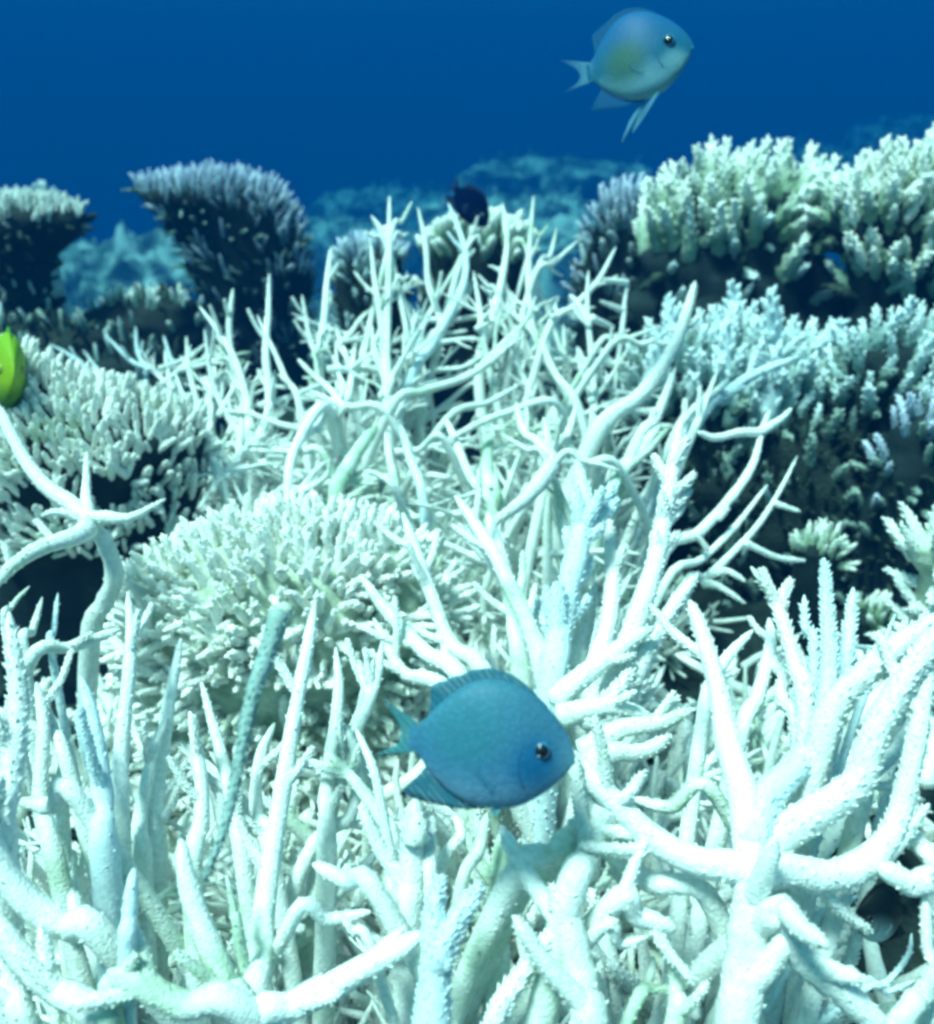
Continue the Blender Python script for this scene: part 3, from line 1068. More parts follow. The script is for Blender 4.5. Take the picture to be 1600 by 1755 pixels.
staghorn('tall white staghorn crowned with a spray of tips, back centre', (668, 740, 0.80), [
    ([(665, 715), (660, 615), (663, 540), (667, 440), (667, 337)], 26, 10, .80, .86, 's', 2),
    ([(667, 420), (655, 395), (636, 370)], 12, 6, .85, .86, 's', 0), ([(668, 412), (688, 380), (706, 345)], 12, 6, .85, .86, 's', 0),
    ([(667, 440), (640, 405), (625, 398)], 10, 5, .85, .85, 's', 0), ([(668, 430), (690, 405), (700, 400)], 10, 5, .85, .86, 's', 0),
    ([(672, 500), (690, 480), (702, 472)], 11, 5, .84, .84, 's', 0),
    ([(660, 615), (648, 520), (640, 465), (634, 409)], 20, 7, .82, .86, 's', 2),
    ([(548, 650), (556, 540), (560, 480), (567, 424)], 22, 8, .82, .86, 's', 3),
    ([(600, 640), (585, 590), (566, 540)], 16, 7, .83, .85, 's', 2),
    ([(725, 600), (755, 560), (735, 490), (729, 420), (716, 356)], 22, 8, .84, .86, 's', 3),
    ([(695, 664), (740, 590), (774, 532), (795, 484), (798, 435), (785, 390), (768, 349)], 26, 8, .82, .88, 's', 1, 'bleached_blue'),
    ([(780, 480), (800, 430), (812, 385)], 22, 7, .86, .88, 's', 4),
    ([(798, 430), (826, 420)], 12, 6, .86, .86, 's', 0),
    ([(669, 701), (725, 671), (800, 645), (856, 607), (894, 566)], 24, 9, .76, .80, 's', 0),
    ([(760, 725), (837, 690), (894, 656)], 20, 8, .74, .77, 's', 0),
    ([(665, 712), (594, 697), (530, 671)], 20, 12, .76, .77, 's', 0),
    ([(762, 756), (715, 772), (669, 771)], 18, 10, .70, .72, 's', 0),
    ([(680, 850), (668, 790), (661, 740)], 22, 12, .66, .72, 's', 0),
    ([(575, 860), (605, 786), (645, 730)], 36, 24, .66, .72, 's', 0, 'green_branch'),
    ([(725, 860), (702, 786), (687, 730)], 22, 14, .66, .72, 's', 0, 'bleached_blue'),
    ([(680, 850), (650, 815), (622, 806)], 20, 8, .64, .64, 's', 0),
    ([(845, 880), (807, 820), (777, 749), (765, 720)], 24, 14, .66, .74, 's', 0),
    ([(845, 870), (834, 812), (837, 737)], 34, 22, .68, .74, 's', 0, 'green_branch'),
    ([(960, 700), (860, 710), (762, 756)], 16, 14, .74, .70, 's', 0),
    ([(617, 660), (640, 600), (590, 570)], 16, 7, .84, .86, 's', 1), ([(600, 690), (580, 640), (575, 590)], 16, 7, .8, .82, 's', 2)],
    fill=[dict(n=105, rad=0.14, lmin=.10, lmax=.20), dict(n=160, rad=0.1, lmin=.05, lmax=.11, side=1, elev=(0, 80), away=0.1)])

staghorn('white staghorn with forked tips leaning right, back centre right', (1000, 770, 0.80), [
    ([(995, 712), (969, 671), (935, 615), (912, 560), (905, 480), (909, 400), (914, 337)], 22, 9, .80, .88, 's', 2),
    ([(920, 470), (942, 439), (954, 390)], 14, 7, .86, .87, 's', 1), ([(909, 490), (950, 450), (991, 412)], 18, 7, .85, .87, 's', 2),
    ([(908, 425), (925, 405), (940, 385)], 11, 5, .87, .87, 's', 0), ([(905, 440), (888, 415), (885, 405)], 11, 5, .87, .87, 's', 0),
    ([(820, 640), (845, 540), (862, 470), (869, 409), (861, 349)], 24, 8, .82, .88, 's', 3),
    ([(860, 520), (835, 490), (818, 470)], 12, 6, .84, .84, 's', 0), ([(866, 490), (850, 462), (836, 455)], 11, 5, .85, .85, 's', 0),
    ([(830, 600), (822, 530), (811, 465)], 18, 7, .80, .82, 's', 1),
    ([(935, 575), (984, 525), (1025, 480), (1055, 424)], 18, 8, .80, .83, 's', 1),
    ([(1015, 745), (1017, 671), (1012, 600), (1006, 525), (1008, 465)], 20, 8, .78, .80, 's', 1),
    ([(1064, 580), (1070, 520), (1075, 478)], 13, 7, .82, .82, 's', 0), ([(1074, 484), (1032, 479)], 11, 7, .82, .80, 's', 0, 'bleached', False),
    ([(1066, 532), (1028, 516)], 12, 6, .82, .80, 's', 0, 'bleached', False), ([(1014, 545), (1052, 562)], 14, 9, .79, .81, 's', 0, 'bleached', False),
    ([(1010, 560), (990, 520), (976, 505)], 12, 6, .79, .8, 's', 0, 'bleached', False),
    ([(1020, 600), (1060, 585), (1130, 560)], 16, 7, .78, .78, 's', 1),
    ([(995, 712), (950, 640), (925, 580)], 22, 12, .74, .78, 's', 1), ([(1040, 600), (1100, 590), (1125, 580)], 18, 8, .76, .76, 's', 2)],
    fill=[dict(n=69, rad=0.11, lmin=.10, lmax=.19), dict(n=130, rad=0.1, lmin=.05, lmax=.10, side=1, elev=(0, 80), away=0.1)])

staghorn('pale bottlebrush coral with broad fuzzy arms sweeping up right beside the cleft', (1040, 820, 0.74), [
    ([(1020, 745), (1095, 680), (1150, 605), (1176, 537), (1191, 483)], 42, 16, .72, .76, 'b', 2, 'bleached'),
    ([(1090, 760), (1124, 717), (1157, 631)], 32, 14, .70, .72, 'b', 2, 'bleached'),
    ([(1200, 710), (1240, 680), (1285, 646), (1367, 612)], 34, 16, .72, .76, 'b', 3, 'bleached_blue'),
    ([(1180, 760), (1202, 706), (1229, 636)], 24, 9, .68, .70, 's', 1),
    ([(1150, 760), (1190, 700), (1240, 660)], 22, 12, .70, .72, 'b', 1),
    ([(1062, 805), (1000, 795), (940, 790)], 20, 14, .64, .62, 's', 0), ([(1060, 830), (1090, 780), (1130, 730)], 40, 20, .66, .69, 's', 1, 'green_branch'),
    ([(1040, 860), (1075, 800), (1110, 760)], 34, 16, .64, .68, 's', 1, 'green_branch')],
    fill=[dict(n=39, rad=0.09, lmin=.09, lmax=.16, kind='brush'), dict(n=60, rad=0.1, lmin=.04, lmax=.08, side=1, elev=(10, 80), away=0.1, kind='brush')])

staghorn('small white starburst of thin arms in the middle of the thicket', (940, 880, 0.60), [
    ([(939, 795), (897, 741), (884, 690)], 24, 12, .62, .66, 's', 1), ([(939, 790), (938, 750), (931, 715)], 22, 9, .62, .64, 's', 0),
    ([(945, 790), (972, 745), (988, 695)], 26, 12, .62, .65, 's', 1), ([(945, 800), (905, 850), (837, 902)], 34, 18, .60, .55, 's', 0, 'bleached', False),
    ([(950, 795), (1000, 790), (1062, 806)], 20, 8, .61, .60, 's', 0), ([(940, 800), (900, 770), (860, 745)], 18, 8, .61, .62, 's', 1)],
    fill=[dict(n=24, rad=0.06, lmin=.08, lmax=.14), dict(n=40, rad=0.1, lmin=.04, lmax=.08, side=1, elev=(10, 80), away=0.1)])

staghorn('bare curved white arms reaching over the dark rock at right', (1150, 1040, 0.56), [
    ([(1120, 1000), (1150, 932), (1191, 917), (1225, 884), (1266, 835), (1292, 790), (1306, 738)], 24, 16, .56, .62, 's', 0),
    ([(1300, 742), (1337, 719), (1356, 700)], 18, 7, .62, .63, 's', 0, 'bleached', False), ([(1306, 742), (1270, 741), (1225, 750), (1195, 740)], 18, 12, .62, .60, 's', 0, 'bleached', False),
    ([(1304, 740), (1312, 720), (1319, 703)], 11, 6, .62, .63, 's', 0, 'bleached', False),
    ([(1230, 890), (1245, 872), (1248, 868)], 12, 8, .57, .57, 's', 0, 'bleached', False),
    ([(1140, 1000), (1202, 959), (1262, 899), (1315, 831)], 22, 9, .55, .60, 's', 0),
    ([(1170, 1010), (1210, 990), (1259, 944), (1300, 899), (1337, 839), (1366, 782)], 24, 7, .54, .60, 's', 0),
    ([(1326, 862), (1371, 877)], 11, 6, .58, .58, 's', 0, 'bleached', False), ([(1277, 930), (1330, 955), (1380, 961)], 13, 7, .56, .57, 's', 0, 'bleached', False),
    ([(1215, 985), (1245, 978), (1277, 996)], 17, 7, .53, .52, 's', 0, 'bleached', False), ([(1205, 1000), (1230, 1004), (1277, 1034)], 18, 7, .53, .52, 's', 0, 'bleached', False),
    ([(1193, 915), (1215, 945)], 10, 10, .56, .56, 's', 0, 'bleached', False)],
    fill=None)

staghorn('white star shaped branch over a black hollow at the left edge', (180, 1100, 0.52), [
    ([(150, 895), (124, 865), (75, 831), (37, 782), (7, 719), (-10, 690)], 34, 18, .47, .52, 's', 0, 'bleached', False),
    ([(150, 890), (148, 850), (148, 775)], 28, 9, .47, .50, 's', 0, 'bleached', False),
    ([(150, 890), (176, 887), (225, 887), (283, 855)], 34, 9, .47, .46, 's', 0, 'bleached', False),
    ([(150, 890), (124, 884), (95, 876), (70, 884)], 22, 8, .47, .46, 's', 0, 'bleached', False),
    ([(152, 905), (124, 921), (67, 940), (22, 970), (-15, 1010)], 36, 22, .46, .42, 's', 0, 'bleached', False),
    ([(95, 932), (67, 899), (60, 890)], 14, 7, .45, .45, 's', 0, 'bleached', False),
    ([(20, 970), (10, 940), (4, 930)], 14, 7, .43, .43, 's', 0, 'bleached', False),
    ([(157, 1090), (180, 1030), (196, 985), (180, 932), (150, 890)], 36, 34, .50, .47, 's', 0, 'bleached', True),
    ([(150, 915), (147, 885)], 36, 30, .462, .462, 's', 0, 'green_branch', False),
    ([(45, 1146), (124, 1109), (205, 1079)], 32, 20, .40, .42, 's', 1),
    ([(90, 1130), (92, 1080), (99, 1017)], 20, 8, .42, .44, 's', 0, 'bleached_blue'), ([(40, 1130), (56, 1080), (72, 1024)], 34, 9, .40, .43, 's', 0),
    ([(10, 1090), (20, 1040), (50, 1005)], 18, 7, .42, .43, 's', 0)],
    stems=True, fill=None)

# --- the big front colonies
staghorn('thick bluish white upright spikes at the lower left corner', (110, 1640, 0.34), [
    ([(180, 1612), (112, 1586), (37, 1537), (-15, 1450), (-25, 1380)], 62, 44, .285, .28, 's', 0),
    ([(5, 1460), (20, 1330), (30, 1210), (22, 1120), (15, 1050)], 70, 22, .29, .31, 'b', 1, 'bleached'),
    ([(182, 1480), (176, 1387), (169, 1294), (152, 1210), (138, 1160)], 64, 20, .31, .33, 's', 2, 'bleached_blue'),
    ([(205, 1420), (208, 1290), (224, 1120), (219, 1015)], 52, 16, .34, .38, 's', 2),
    ([(217, 1655), (221, 1575), (229, 1490)], 38, 28, .27, .275, 's', 0, 'bleached_blue'),
    ([(142, 1384), (90, 1382), (30, 1374)], 38, 30, .31, .32, 's', 0),
    ([(190, 1770), (94, 1699), (37, 1642), (-10, 1570)], 58, 46, .27, .275, 's', 0),
    ([(60, 1790), (20, 1700), (-20, 1640)], 56, 40, .275, .28, 's', 0),
    ([(100, 1500), (70, 1380), (75, 1250), (62, 1170)], 52, 18, .34, .37, 's', 2), ([(270, 1500), (268, 1350), (290, 1200), (310, 1095)], 52, 18, .36, .40, 's', 3),
    ([(110, 1480), (105, 1330), (95, 1240)], 44, 18, .36, .38, 's', 2), ([(245, 1500), (240, 1400), (262, 1290), (285, 1230)], 44, 16, .35, .38, 's', 2),
    ([(120, 1330), (90, 1250), (72, 1190)], 36, 16, .36, .38, 's', 1)],
    fill=[dict(n=117, rad=0.11, lmin=.10, lmax=.17, kind='stout'), dict(n=80, rad=.1, lmin=.045, lmax=.085, side=1, elev=(5, 80)), dict(n=45, rad=0.14, lmin=.06, lmax=.10, dy=0.06)])

staghorn('white staghorn with a wide open fork of thick arms at the bottom left', (430, 1790, 0.31), [
    ([(425, 1745), (394, 1699), (352, 1605), (322, 1515), (310, 1440)], 58, 36, .275, .29, 's', 1),
    ([(435, 1740), (446, 1660), (454, 1556), (472, 1425), (500, 1250), (525, 1120), (540, 1030)], 64, 22, .28, .36, 's', 3),
    ([(430, 1745), (319, 1721), (244, 1691), (187, 1665)], 58, 52, .27, .265, 's', 0),
    ([(195, 1790), (190, 1720), (190, 1668)], 56, 48, .27, .268, 's', 0, 'green_branch'),
    ([(420, 1770), (500, 1725), (575, 1687), (657, 1642), (725, 1600)], 60, 46, .275, .28, 's', 0),
    ([(478, 1050), (460, 1115), (431, 1200), (405, 1331), (380, 1430), (347, 1512)], 37, 12, .262, .25, 's', 0, 'teal_shade_branch', False),
    ([(488, 1046), (474, 1062)], 34, 30, .275, .268, 's', 0, 'green_branch', False),
    ([(412, 1625), (402, 1570), (388, 1500)], 32, 10, .285, .29, 's', 0, 'green_branch'),
    ([(420, 1500), (400, 1380), (372, 1270), (345, 1170)], 46, 16, .34, .38, 's', 3), ([(330, 1530), (345, 1400), (340, 1300), (325, 1220)], 48, 18, .33, .36, 's', 2),
    ([(560, 1500), (560, 1350), (580, 1200), (575, 1110)], 50, 16, .35, .40, 's', 3), ([(560, 1420), (600, 1280), (640, 1180), (655, 1100)], 46, 16, .37, .41, 's', 3),
    ([(520, 1480), (600, 1400), (610, 1300), (590, 1240)], 38, 16, .36, .38, 's', 1), ([(470, 1500), (440, 1400), (445, 1300), (470, 1240)], 42, 16, .35, .38, 's', 2),
    ([(642, 1645), (601, 1594), (585, 1570)], 27, 12, .29, .29, 's', 0)],
    fill=[dict(n=136, rad=0.10, lmin=.09, lmax=.16, kind='stout'), dict(n=80, rad=.1, lmin=.045, lmax=.085, side=1, elev=(5, 80)), dict(n=54, rad=0.13, lmin=.06, lmax=.10, dy=0.07)])

staghorn('saw edged bluish white prongs at the bottom centre, below the blue fish', (720, 1790, 0.31), [
    ([(735, 1800), (742, 1720), (747, 1640), (742, 1570), (757, 1500)], 76, 30, .265, .275, 'b', 0, 'bleached_blue', False),
    ([(748, 1660), (770, 1600), (795, 1560), (824, 1516)], 50, 24, .268, .275, 'b', 0, 'bleached_blue', False),
    ([(735, 1820), (735, 1780)], 76, 76, .27, .265, 'b', 0, 'bleached_blue', True),
    ([(676, 1600), (665, 1462), (642, 1327), (610, 1250)], 30, 16, .31, .34, 's', 1),
    ([(700, 1610), (702, 1510), (706, 1440), (712, 1370)], 58, 46, .31, .32, 's', 0), ([(712, 1440), (715, 1395)], 50, 40, .312, .312, 's', 0, 'green_branch', False),
    ([(740, 1560), (735, 1450), (742, 1400)], 34, 24, .31, .33, 's', 0),
    ([(657, 1549), (594, 1511), (537, 1481)], 44, 30, .30, .31, 's', 0), ([(500, 1579), (560, 1576), (634, 1563)], 34, 22, .295, .295, 's', 0),
    ([(785, 1537), (819, 1462), (834, 1395)], 24, 26, .32, .33, 's', 0, 'green_branch'),
    ([(690, 1480), (650, 1400), (600, 1330), (560, 1290)], 38, 18, .34, .37, 's', 2), ([(745, 1520), (790, 1430), (760, 1380)], 34, 16, .335, .35, 's', 1)],
    fill=[dict(n=97, rad=0.09, lmin=.08, lmax=.15, kind='stout'), dict(n=80, rad=.1, lmin=.045, lmax=.085, side=1, elev=(5, 80)), dict(n=36, rad=0.10, lmin=.05, lmax=.09, dy=0.05)])

staghorn('stout white trunk with a green shaded arm at the bottom centre right', (960, 1800, 0.31), [
    ([(1012, 1790), (1000, 1700), (985, 1640), (970, 1540)], 76, 62, .275, .285, 's', 0),
    ([(970, 1560), (1000, 1480), (1030, 1400), (1040, 1330)], 66, 40, .285, .31, 's', 0),
    ([(870, 1525), (950, 1462), (1017, 1402), (1065, 1365)], 50, 52, .30, .31, 's', 0, 'bleached'), ([(880, 1555), (960, 1492), (1010, 1452)], 46, 40, .315, .315, 's', 0, 'green_branch'),  # lower green arm colours in the shaded underside
    ([(850, 1700), (852, 1575), (860, 1425)], 62, 40, .325, .345, 's', 0, 'green_branch'),
    ([(837, 1790), (894, 1669), (955, 1585)], 44, 32, .275, .285, 'b', 0), ([(906, 1660), (900, 1620), (903, 1590)], 20, 10, .28, .28, 's', 0, 'bleached', False),
    ([(950, 1560), (948, 1530), (944, 1515)], 26, 12, .285, .285, 's', 0, 'bleached', False),
    ([(1037, 1560), (1090, 1570), (1157, 1592)], 52, 38, .29, .29, 's', 0), ([(1020, 1600), (1060, 1620), (1110, 1605)], 36, 14, .285, .285, 's', 0),
    ([(1225, 1560), (1112, 1511), (1030, 1444), (1000, 1410)], 48, 34, .30, .30, 's', 1),
    ([(1080, 1740), (1110, 1690), (1120, 1640)], 34, 16, .30, .31, 's', 1, 'green_branch'), ([(1150, 1780), (1160, 1700), (1150, 1640)], 50, 26, .29, .3, 's', 1)],
    fill=[dict(n=89, rad=0.09, lmin=.08, lmax=.14, kind='stout'), dict(n=80, rad=.1, lmin=.045, lmax=.085, side=1, elev=(5, 80)), dict(n=36, rad=0.10, lmin=.05, lmax=.09, dy=0.05)])

staghorn('large central bottlebrush coral with broad arms fanning out behind the blue fish', (950, 1330, 0.47), [
    ([(945, 1180), (960, 1080), (985, 960), (1000, 870), (988, 790)], 66, 34, .43, .50, 'b', 16, 'bleached_blue'),
    ([(1050, 1180), (1112, 1000), (1131, 925), (1148, 830), (1167, 718)], 50, 26, .43, .50, 'b', 8),
    ([(930, 1150), (860, 977), (822, 910), (780, 850)], 44, 20, .44, .50, 's', 5), ([(840, 1170), (777, 1110), (745, 1037), (712, 944), (690, 880)], 42, 20, .44, .50, 's', 5),
    ([(890, 1130), (880, 1040), (850, 930), (835, 880)], 46, 22, .47, .52, 's', 3), ([(1010, 1190), (1040, 1080), (1050, 980), (1040, 880)], 50, 26, .45, .51, 'b', 2),
    ([(1080, 1180), (1120, 1090), (1160, 1030), (1195, 985)], 50, 22, .43, .47, 'b', 2), ([(980, 1180), (1000, 1090), (1020, 1000)], 50, 24, .46, .50, 'b', 2),
    ([(800, 1180), (730, 1120), (665, 1050), (620, 990)], 46, 20, .43, .48, 's', 3), ([(780, 1200), (690, 1150), (640, 1060)], 44, 18, .42, .46, 's', 3),
    ([(950, 1200), (1010, 1150), (1080, 1100), (1120, 1075)], 46, 22, .41, .43, 's', 1, 'bleached', False), ([(960, 1230), (1040, 1210), (1120, 1230)], 46, 22, .40, .40, 's', 1, 'bleached', False),
    ([(1000, 1290), (1060, 1250), (1130, 1240), (1190, 1215)], 46, 24, .38, .39, 's', 2, 'bleached', False), ([(1000, 1240), (1050, 1190), (1090, 1140)], 40, 20, .40, .42, 'b', 2, 'bleached', False),
    ([(985, 1330), (1040, 1290), (1100, 1290), (1150, 1260)], 46, 24, .36, .37, 's', 1, 'bleached', False), ([(620, 1290), (620, 1210), (640, 1130)], 36, 16, .40, .43, 's', 2)],
    fill=[dict(n=180, rad=0.13, lmin=.10, lmax=.19, kind='brush'), dict(n=105, rad=0.16, lmin=.08, lmax=.14, dx=-0.05)])

staghorn('massive white staghorn with thick curling arms at the lower right', (1280, 1800, 0.32), [
    ([(1255, 1800), (1274, 1669), (1285, 1575), (1289, 1485), (1288, 1440)], 92, 66, .275, .29, 's', 0),
    ([(1287, 1470), (1270, 1350), (1246, 1270), (1232, 1190), (1205, 1090), (1182, 1030)], 62, 26, .29, .34, 's', 1, 'bleached', False),
    ([(1288, 1450), (1310, 1375), (1356, 1325), (1400, 1265), (1418, 1180), (1420, 1094), (1412, 957)], 64, 20, .29, .34, 'b', 0, 'bleached_blue', False),
    ([(1300, 1490), (1350, 1490), (1412, 1502), (1480, 1481), (1532, 1425), (1556, 1340), (1575, 1240), (1596, 1130)], 68, 34, .285, .30, 's', 0, 'bleached', False),
    ([(1300, 1450), (1394, 1395), (1469, 1340), (1500, 1260), (1560, 1150), (1625, 1060)], 66, 40, .295, .30, 'b', 0, 'bleached', False),
    ([(1290, 1490), (1187, 1474), (1112, 1432), (1037, 1357), (1000, 1318), (975, 1290)], 58, 36, .285, .31, 's', 3, 'bleached', False),
    ([(1390, 1330), (1430, 1210), (1525, 1118), (1620, 1050)], 60, 44, .31, .31, 'b', 0),
    ([(1380, 1240), (1362, 1140), (1340, 1060), (1322, 1019), (1287, 972)], 44, 16, .34, .37, 'b', 1, 'bleached', True), ([(1335, 1050), (1342, 1020), (1354, 996)], 20, 8, .36, .365, 'b', 0, 'bleached', False),
    ([(1440, 1180), (1455, 1080), (1462, 1008)], 40, 18, .35, .37, 'b', 0, 'bleached_blue'), ([(1395, 1150), (1380, 1080), (1378, 1020)], 24, 12, .36, .38, 'b', 0, 'bleached_blue'),
    ([(1490, 1160), (1512, 1110), (1534, 1052)], 22, 7, .37, .39, 's', 1, 'bleached_blue'), ([(1560, 1130), (1560, 1090), (1545, 1065)], 24, 10, .34, .35, 'b', 1, 'bleached'),
    ([(1232, 1372), (1150, 1384), (1082, 1369)], 36, 22, .32, .33, 's', 0), ([(1320, 1570), (1375, 1642), (1450, 1706), (1525, 1775)], 50, 62, .275, .27, 's', 0),
    ([(1610, 1550), (1560, 1515), (1505, 1486)], 52, 46, .285, .285, 's', 0), ([(1592, 1720), (1588, 1620), (1584, 1530)], 22, 22, .285, .285, 's', 0),
    ([(1530, 1765), (1570, 1715), (1620, 1670)], 44, 40, .27, .275, 's', 0, 'green_branch'),
    ([(1260, 1290), (1300, 1190), (1320, 1110), (1318, 1060)], 42, 18, .36, .40, 's', 2), ([(1200, 1260), (1230, 1150), (1290, 1080)], 40, 18, .37, .40, 's', 2),
    ([(1370, 1280), (1340, 1200), (1350, 1120)], 40, 20, .35, .38, 'b', 1), ([(1470, 1400), (1480, 1340), (1540, 1280), (1580, 1200)], 44, 22, .31, .33, 's', 1),
    ([(1385, 1600), (1420, 1560), (1470, 1535)], 20, 12, .31, .31, 's', 0, 'bleached_blue'),
    ([(1450, 1700), (1510, 1690), (1555, 1640), (1562, 1600)], 18, 8, .315, .32, 's', 0, 'bleached_blue'), ([(1460, 1712), (1520, 1700), (1568, 1680)], 18, 8, .30, .30, 's', 0, 'bleached_blue')],
    fill=[dict(n=117, rad=0.11, lmin=.09, lmax=.15, kind='stout'), dict(n=80, rad=.1, lmin=.045, lmax=.085, side=1, elev=(5, 80)), dict(n=60, rad=0.14, lmin=.08, lmax=.14, dy=0.12), dict(n=36, rad=0.1, lmin=.05, lmax=.09, dx=-0.05, dy=0.05)])

# ================================================================== broken coral pieces under the front colonies
def rubble(name, n, x0, x1, y0, y1, mat, lo, hi, layers):
    V, F, b = [], [], 0
    for _ in range(n):
        me = random.choice(variants('finger', mat) + variants('stub', mat))
        x, y = random.uniform(x0, x1), random.uniform(y0, y1)
        p = Vector((x, y, platform_z(x, y) + layers * random.random() ** 1.5))
        if any(((proj(p)[0] - h[0]) / h[2]) ** 2 + ((proj(p)[1] - h[1]) / h[3]) ** 2 < 2.6 for h in HOLES):
            continue
        d = Vector((random.gauss(0, 1), random.gauss(0, 1), random.uniform(-0.1, 0.9))).normalized()
        l = random.uniform(lo, hi) * (2.2 if me.name.startswith('stub') else 1)
        co = np.empty(len(me.vertices) * 3)
        me.vertices.foreach_get('co', co)
        co = co.reshape(-1, 3) * l @ np.array(d.to_track_quat('Z', 'Y').to_matrix()).T + np.array(p)
        V.extend(map(tuple, co))
        F.extend(tuple(i + b for i in pl.vertices) for pl in me.polygons)
        b += len(co)
    o = bpy.data.objects.new(name, mesh_from(name, V, F, M[mat]))
    link(o)
    tag(o, None, None, kind='stuff')


rubble('coral_rubble', 900, -0.42, 0.36, 0.12, 0.60, 'cream', .022, .045, 0.07)

# ================================================================== FISH
# outline of a damselfish measured along its axis: (x, top, bottom) in body lengths; x = 0 at the tail root, 1 at the snout
PROF = [(0.00, .085, -.085), (0.06, .10, -.09), (0.14, .21, -.19), (0.28, .35, -.295), (0.42, .412, -.350), (0.56, .408, -.355), (0.70, .352, -.325), (0.84, .25, -.23), (0.925, .157, -.140), (0.975, .075, -.072), (1.0, .02, -.02)]


def fish(name, label, nose, tail, d, roll_yaw, mats, fin_col, fin_alpha, eye=True, pelvic=0.12, group=None, thick=0.27, tail_len=0.20, dy=0.0, slim=1.0, dn=None, eye_r=1.15):
    """Body, fins, eyes and mouth; nose and tail are measured directions, roll_yaw turns the fish on the spot."""
    pn, pt = at(*nose, dn or d), at(*tail, d)
    L = (pn - pt).length
    xa = (pn - pt).normalized()
    mid = (pn + pt) / 2
    view = (CAM - mid).normalized()
    za = (UPV - xa * UPV.dot(xa)).normalized()
    ya = za.cross(xa)
    mat3 = Matrix((xa, ya, za)).transposed()
    root = bpy.data.objects.new(name, None)
    root.empty_display_size = 0.01
    link(root)
    root.location = mid + Vector((0, dy, 0))
    root.rotation_mode = 'QUATERNION'
    root.rotation_quaternion = mat3.to_quaternion() @ Matrix.Rotation(roll_yaw, 3, 'Z').to_quaternion()
    tag(root, label, 'fish', group)

    def X(x):
        return (x - 0.5) * L

    xs = [p[0] for p in PROF]
    tops = [p[1] * slim for p in PROF]
    bots = [p[2] * slim for p in PROF]

    def kid(nm, V, F, mat, parent=root, loc=(0, 0, 0), smooth=True):
        o = bpy.data.objects.new(nm, mesh_from(nm, V, F, mat, smooth))
        link(o, parent)
        o.location = loc
        return o

    seg, nr = 28, 30
    uu = np.concatenate([np.linspace(0, 0.9, nr - 8), np.linspace(0.915, 1.0, 8)])
    sm = catmull([(x, t, b) for x, t, b in zip(xs, tops, bots)], 120)
    V, F = [], []
    for u in uu:
        t = np.interp(u, sm[:, 0], sm[:, 1])
        b = np.interp(u, sm[:, 0], sm[:, 2])
        c, h = (t + b) / 2, (t - b) / 2
        w = h * thick * (0.75 + 0.6 * math.sin(math.pi * min(1, u) ** 1.3) ** 1.0) * (0.8 if u < 0.1 else 1)
        for k in range(seg):
            a = 2 * math.pi * k / seg
            ca, sa = math.cos(a), math.sin(a)
            yy = math.copysign(abs(ca) ** 0.9, ca) * w
            V.append((X(u), yy * L, (c + h * sa) * L))
    n = len(uu)
    for i in range(n - 1):
        for k in range(seg):
            k2 = (k + 1) % seg
            F.append((i * seg + k2, i * seg + k, (i + 1) * seg + k, (i + 1) * seg + k2))
    F.append(tuple(range(seg)))
    F.append(tuple((n - 1) * seg + seg - 1 - k for k in range(seg)))
    body = kid('body', V, F, mats['body'])

    def sheet(nm, edge_in, edge_out, mat, thickness=0.006, y0=0.0, ybend=0.0, rays=14, scallop=0.0):
        """A fin: thin two-sided web between an inner and an outer line, thin at the rim."""
        A = catmull([(x, 0, z) for x, z in edge_in], rays)
        B = catmull([(x, 0, z) for x, z in edge_out], rays)
        V, F = [], []
        m = 5
        for side in (1, -1):
            for i in range(rays):
                q = (1 - scallop) if i % 2 else 1.0
                for j in range(m):
                    f = j / (m - 1) * (q if j == m - 1 else 1)
                    p = A[i] * (1 - f) + B[i] * f
                    rib = 1.0 if i % 2 == 0 else 0.55
                    y = y0 + side * thickness * rib * (1 - 0.85 * f) + ybend * f * f
                    V.append(((p[0] - 0.5) * L, y * L, p[2] * L))
        N = rays * m
        for i in range(rays - 1):
            for j in range(m - 1):
                a, b, c, d_ = i * m + j, i * m + j + 1, (i + 1) * m + j + 1, (i + 1) * m + j
                F.append((a, b, c, d_))
                F.append((N + d_, N + c, N + b, N + a))
        for i in range(rays - 1):
            a, b = i * m + m - 1, (i + 1) * m + m - 1
            F.append((a, N + a, N + b, b))
        return kid(nm, V, F, mat)

    fm = mats['fin']
    s = slim
    sheet('dorsal_fin', [(0.80, .27 * s), (0.6, .37 * s), (0.4, .39 * s), (0.2, .25 * s), (0.10, .13 * s)],
          [(0.80, .29 * s), (0.6, .44 * s), (0.4, .475 * s), (0.22, .40 * s), (0.09, .335 * s)], mats['body_fin'], scallop=0.06)
    sheet('anal_fin', [(0.50, -.32 * s), (0.38, -.31 * s), (0.25, -.24 * s), (0.13, -.15 * s)],
          [(0.50, -.37 * s), (0.36, -.385 * s), (0.18, -.375 * s), (-0.02, -.345 * s)], mats['body_fin'])
    sheet('tail_fin', [(0.05, .085 * s), (0.03, .03), (0.03, -.03), (0.05, -.08 * s)],
          [(-tail_len, .215), (-tail_len * .35, .06), (-tail_len * .35, -.05), (-tail_len * .98, -.125)], fm, thickness=0.010, rays=16)
    wt = thick * 0.30
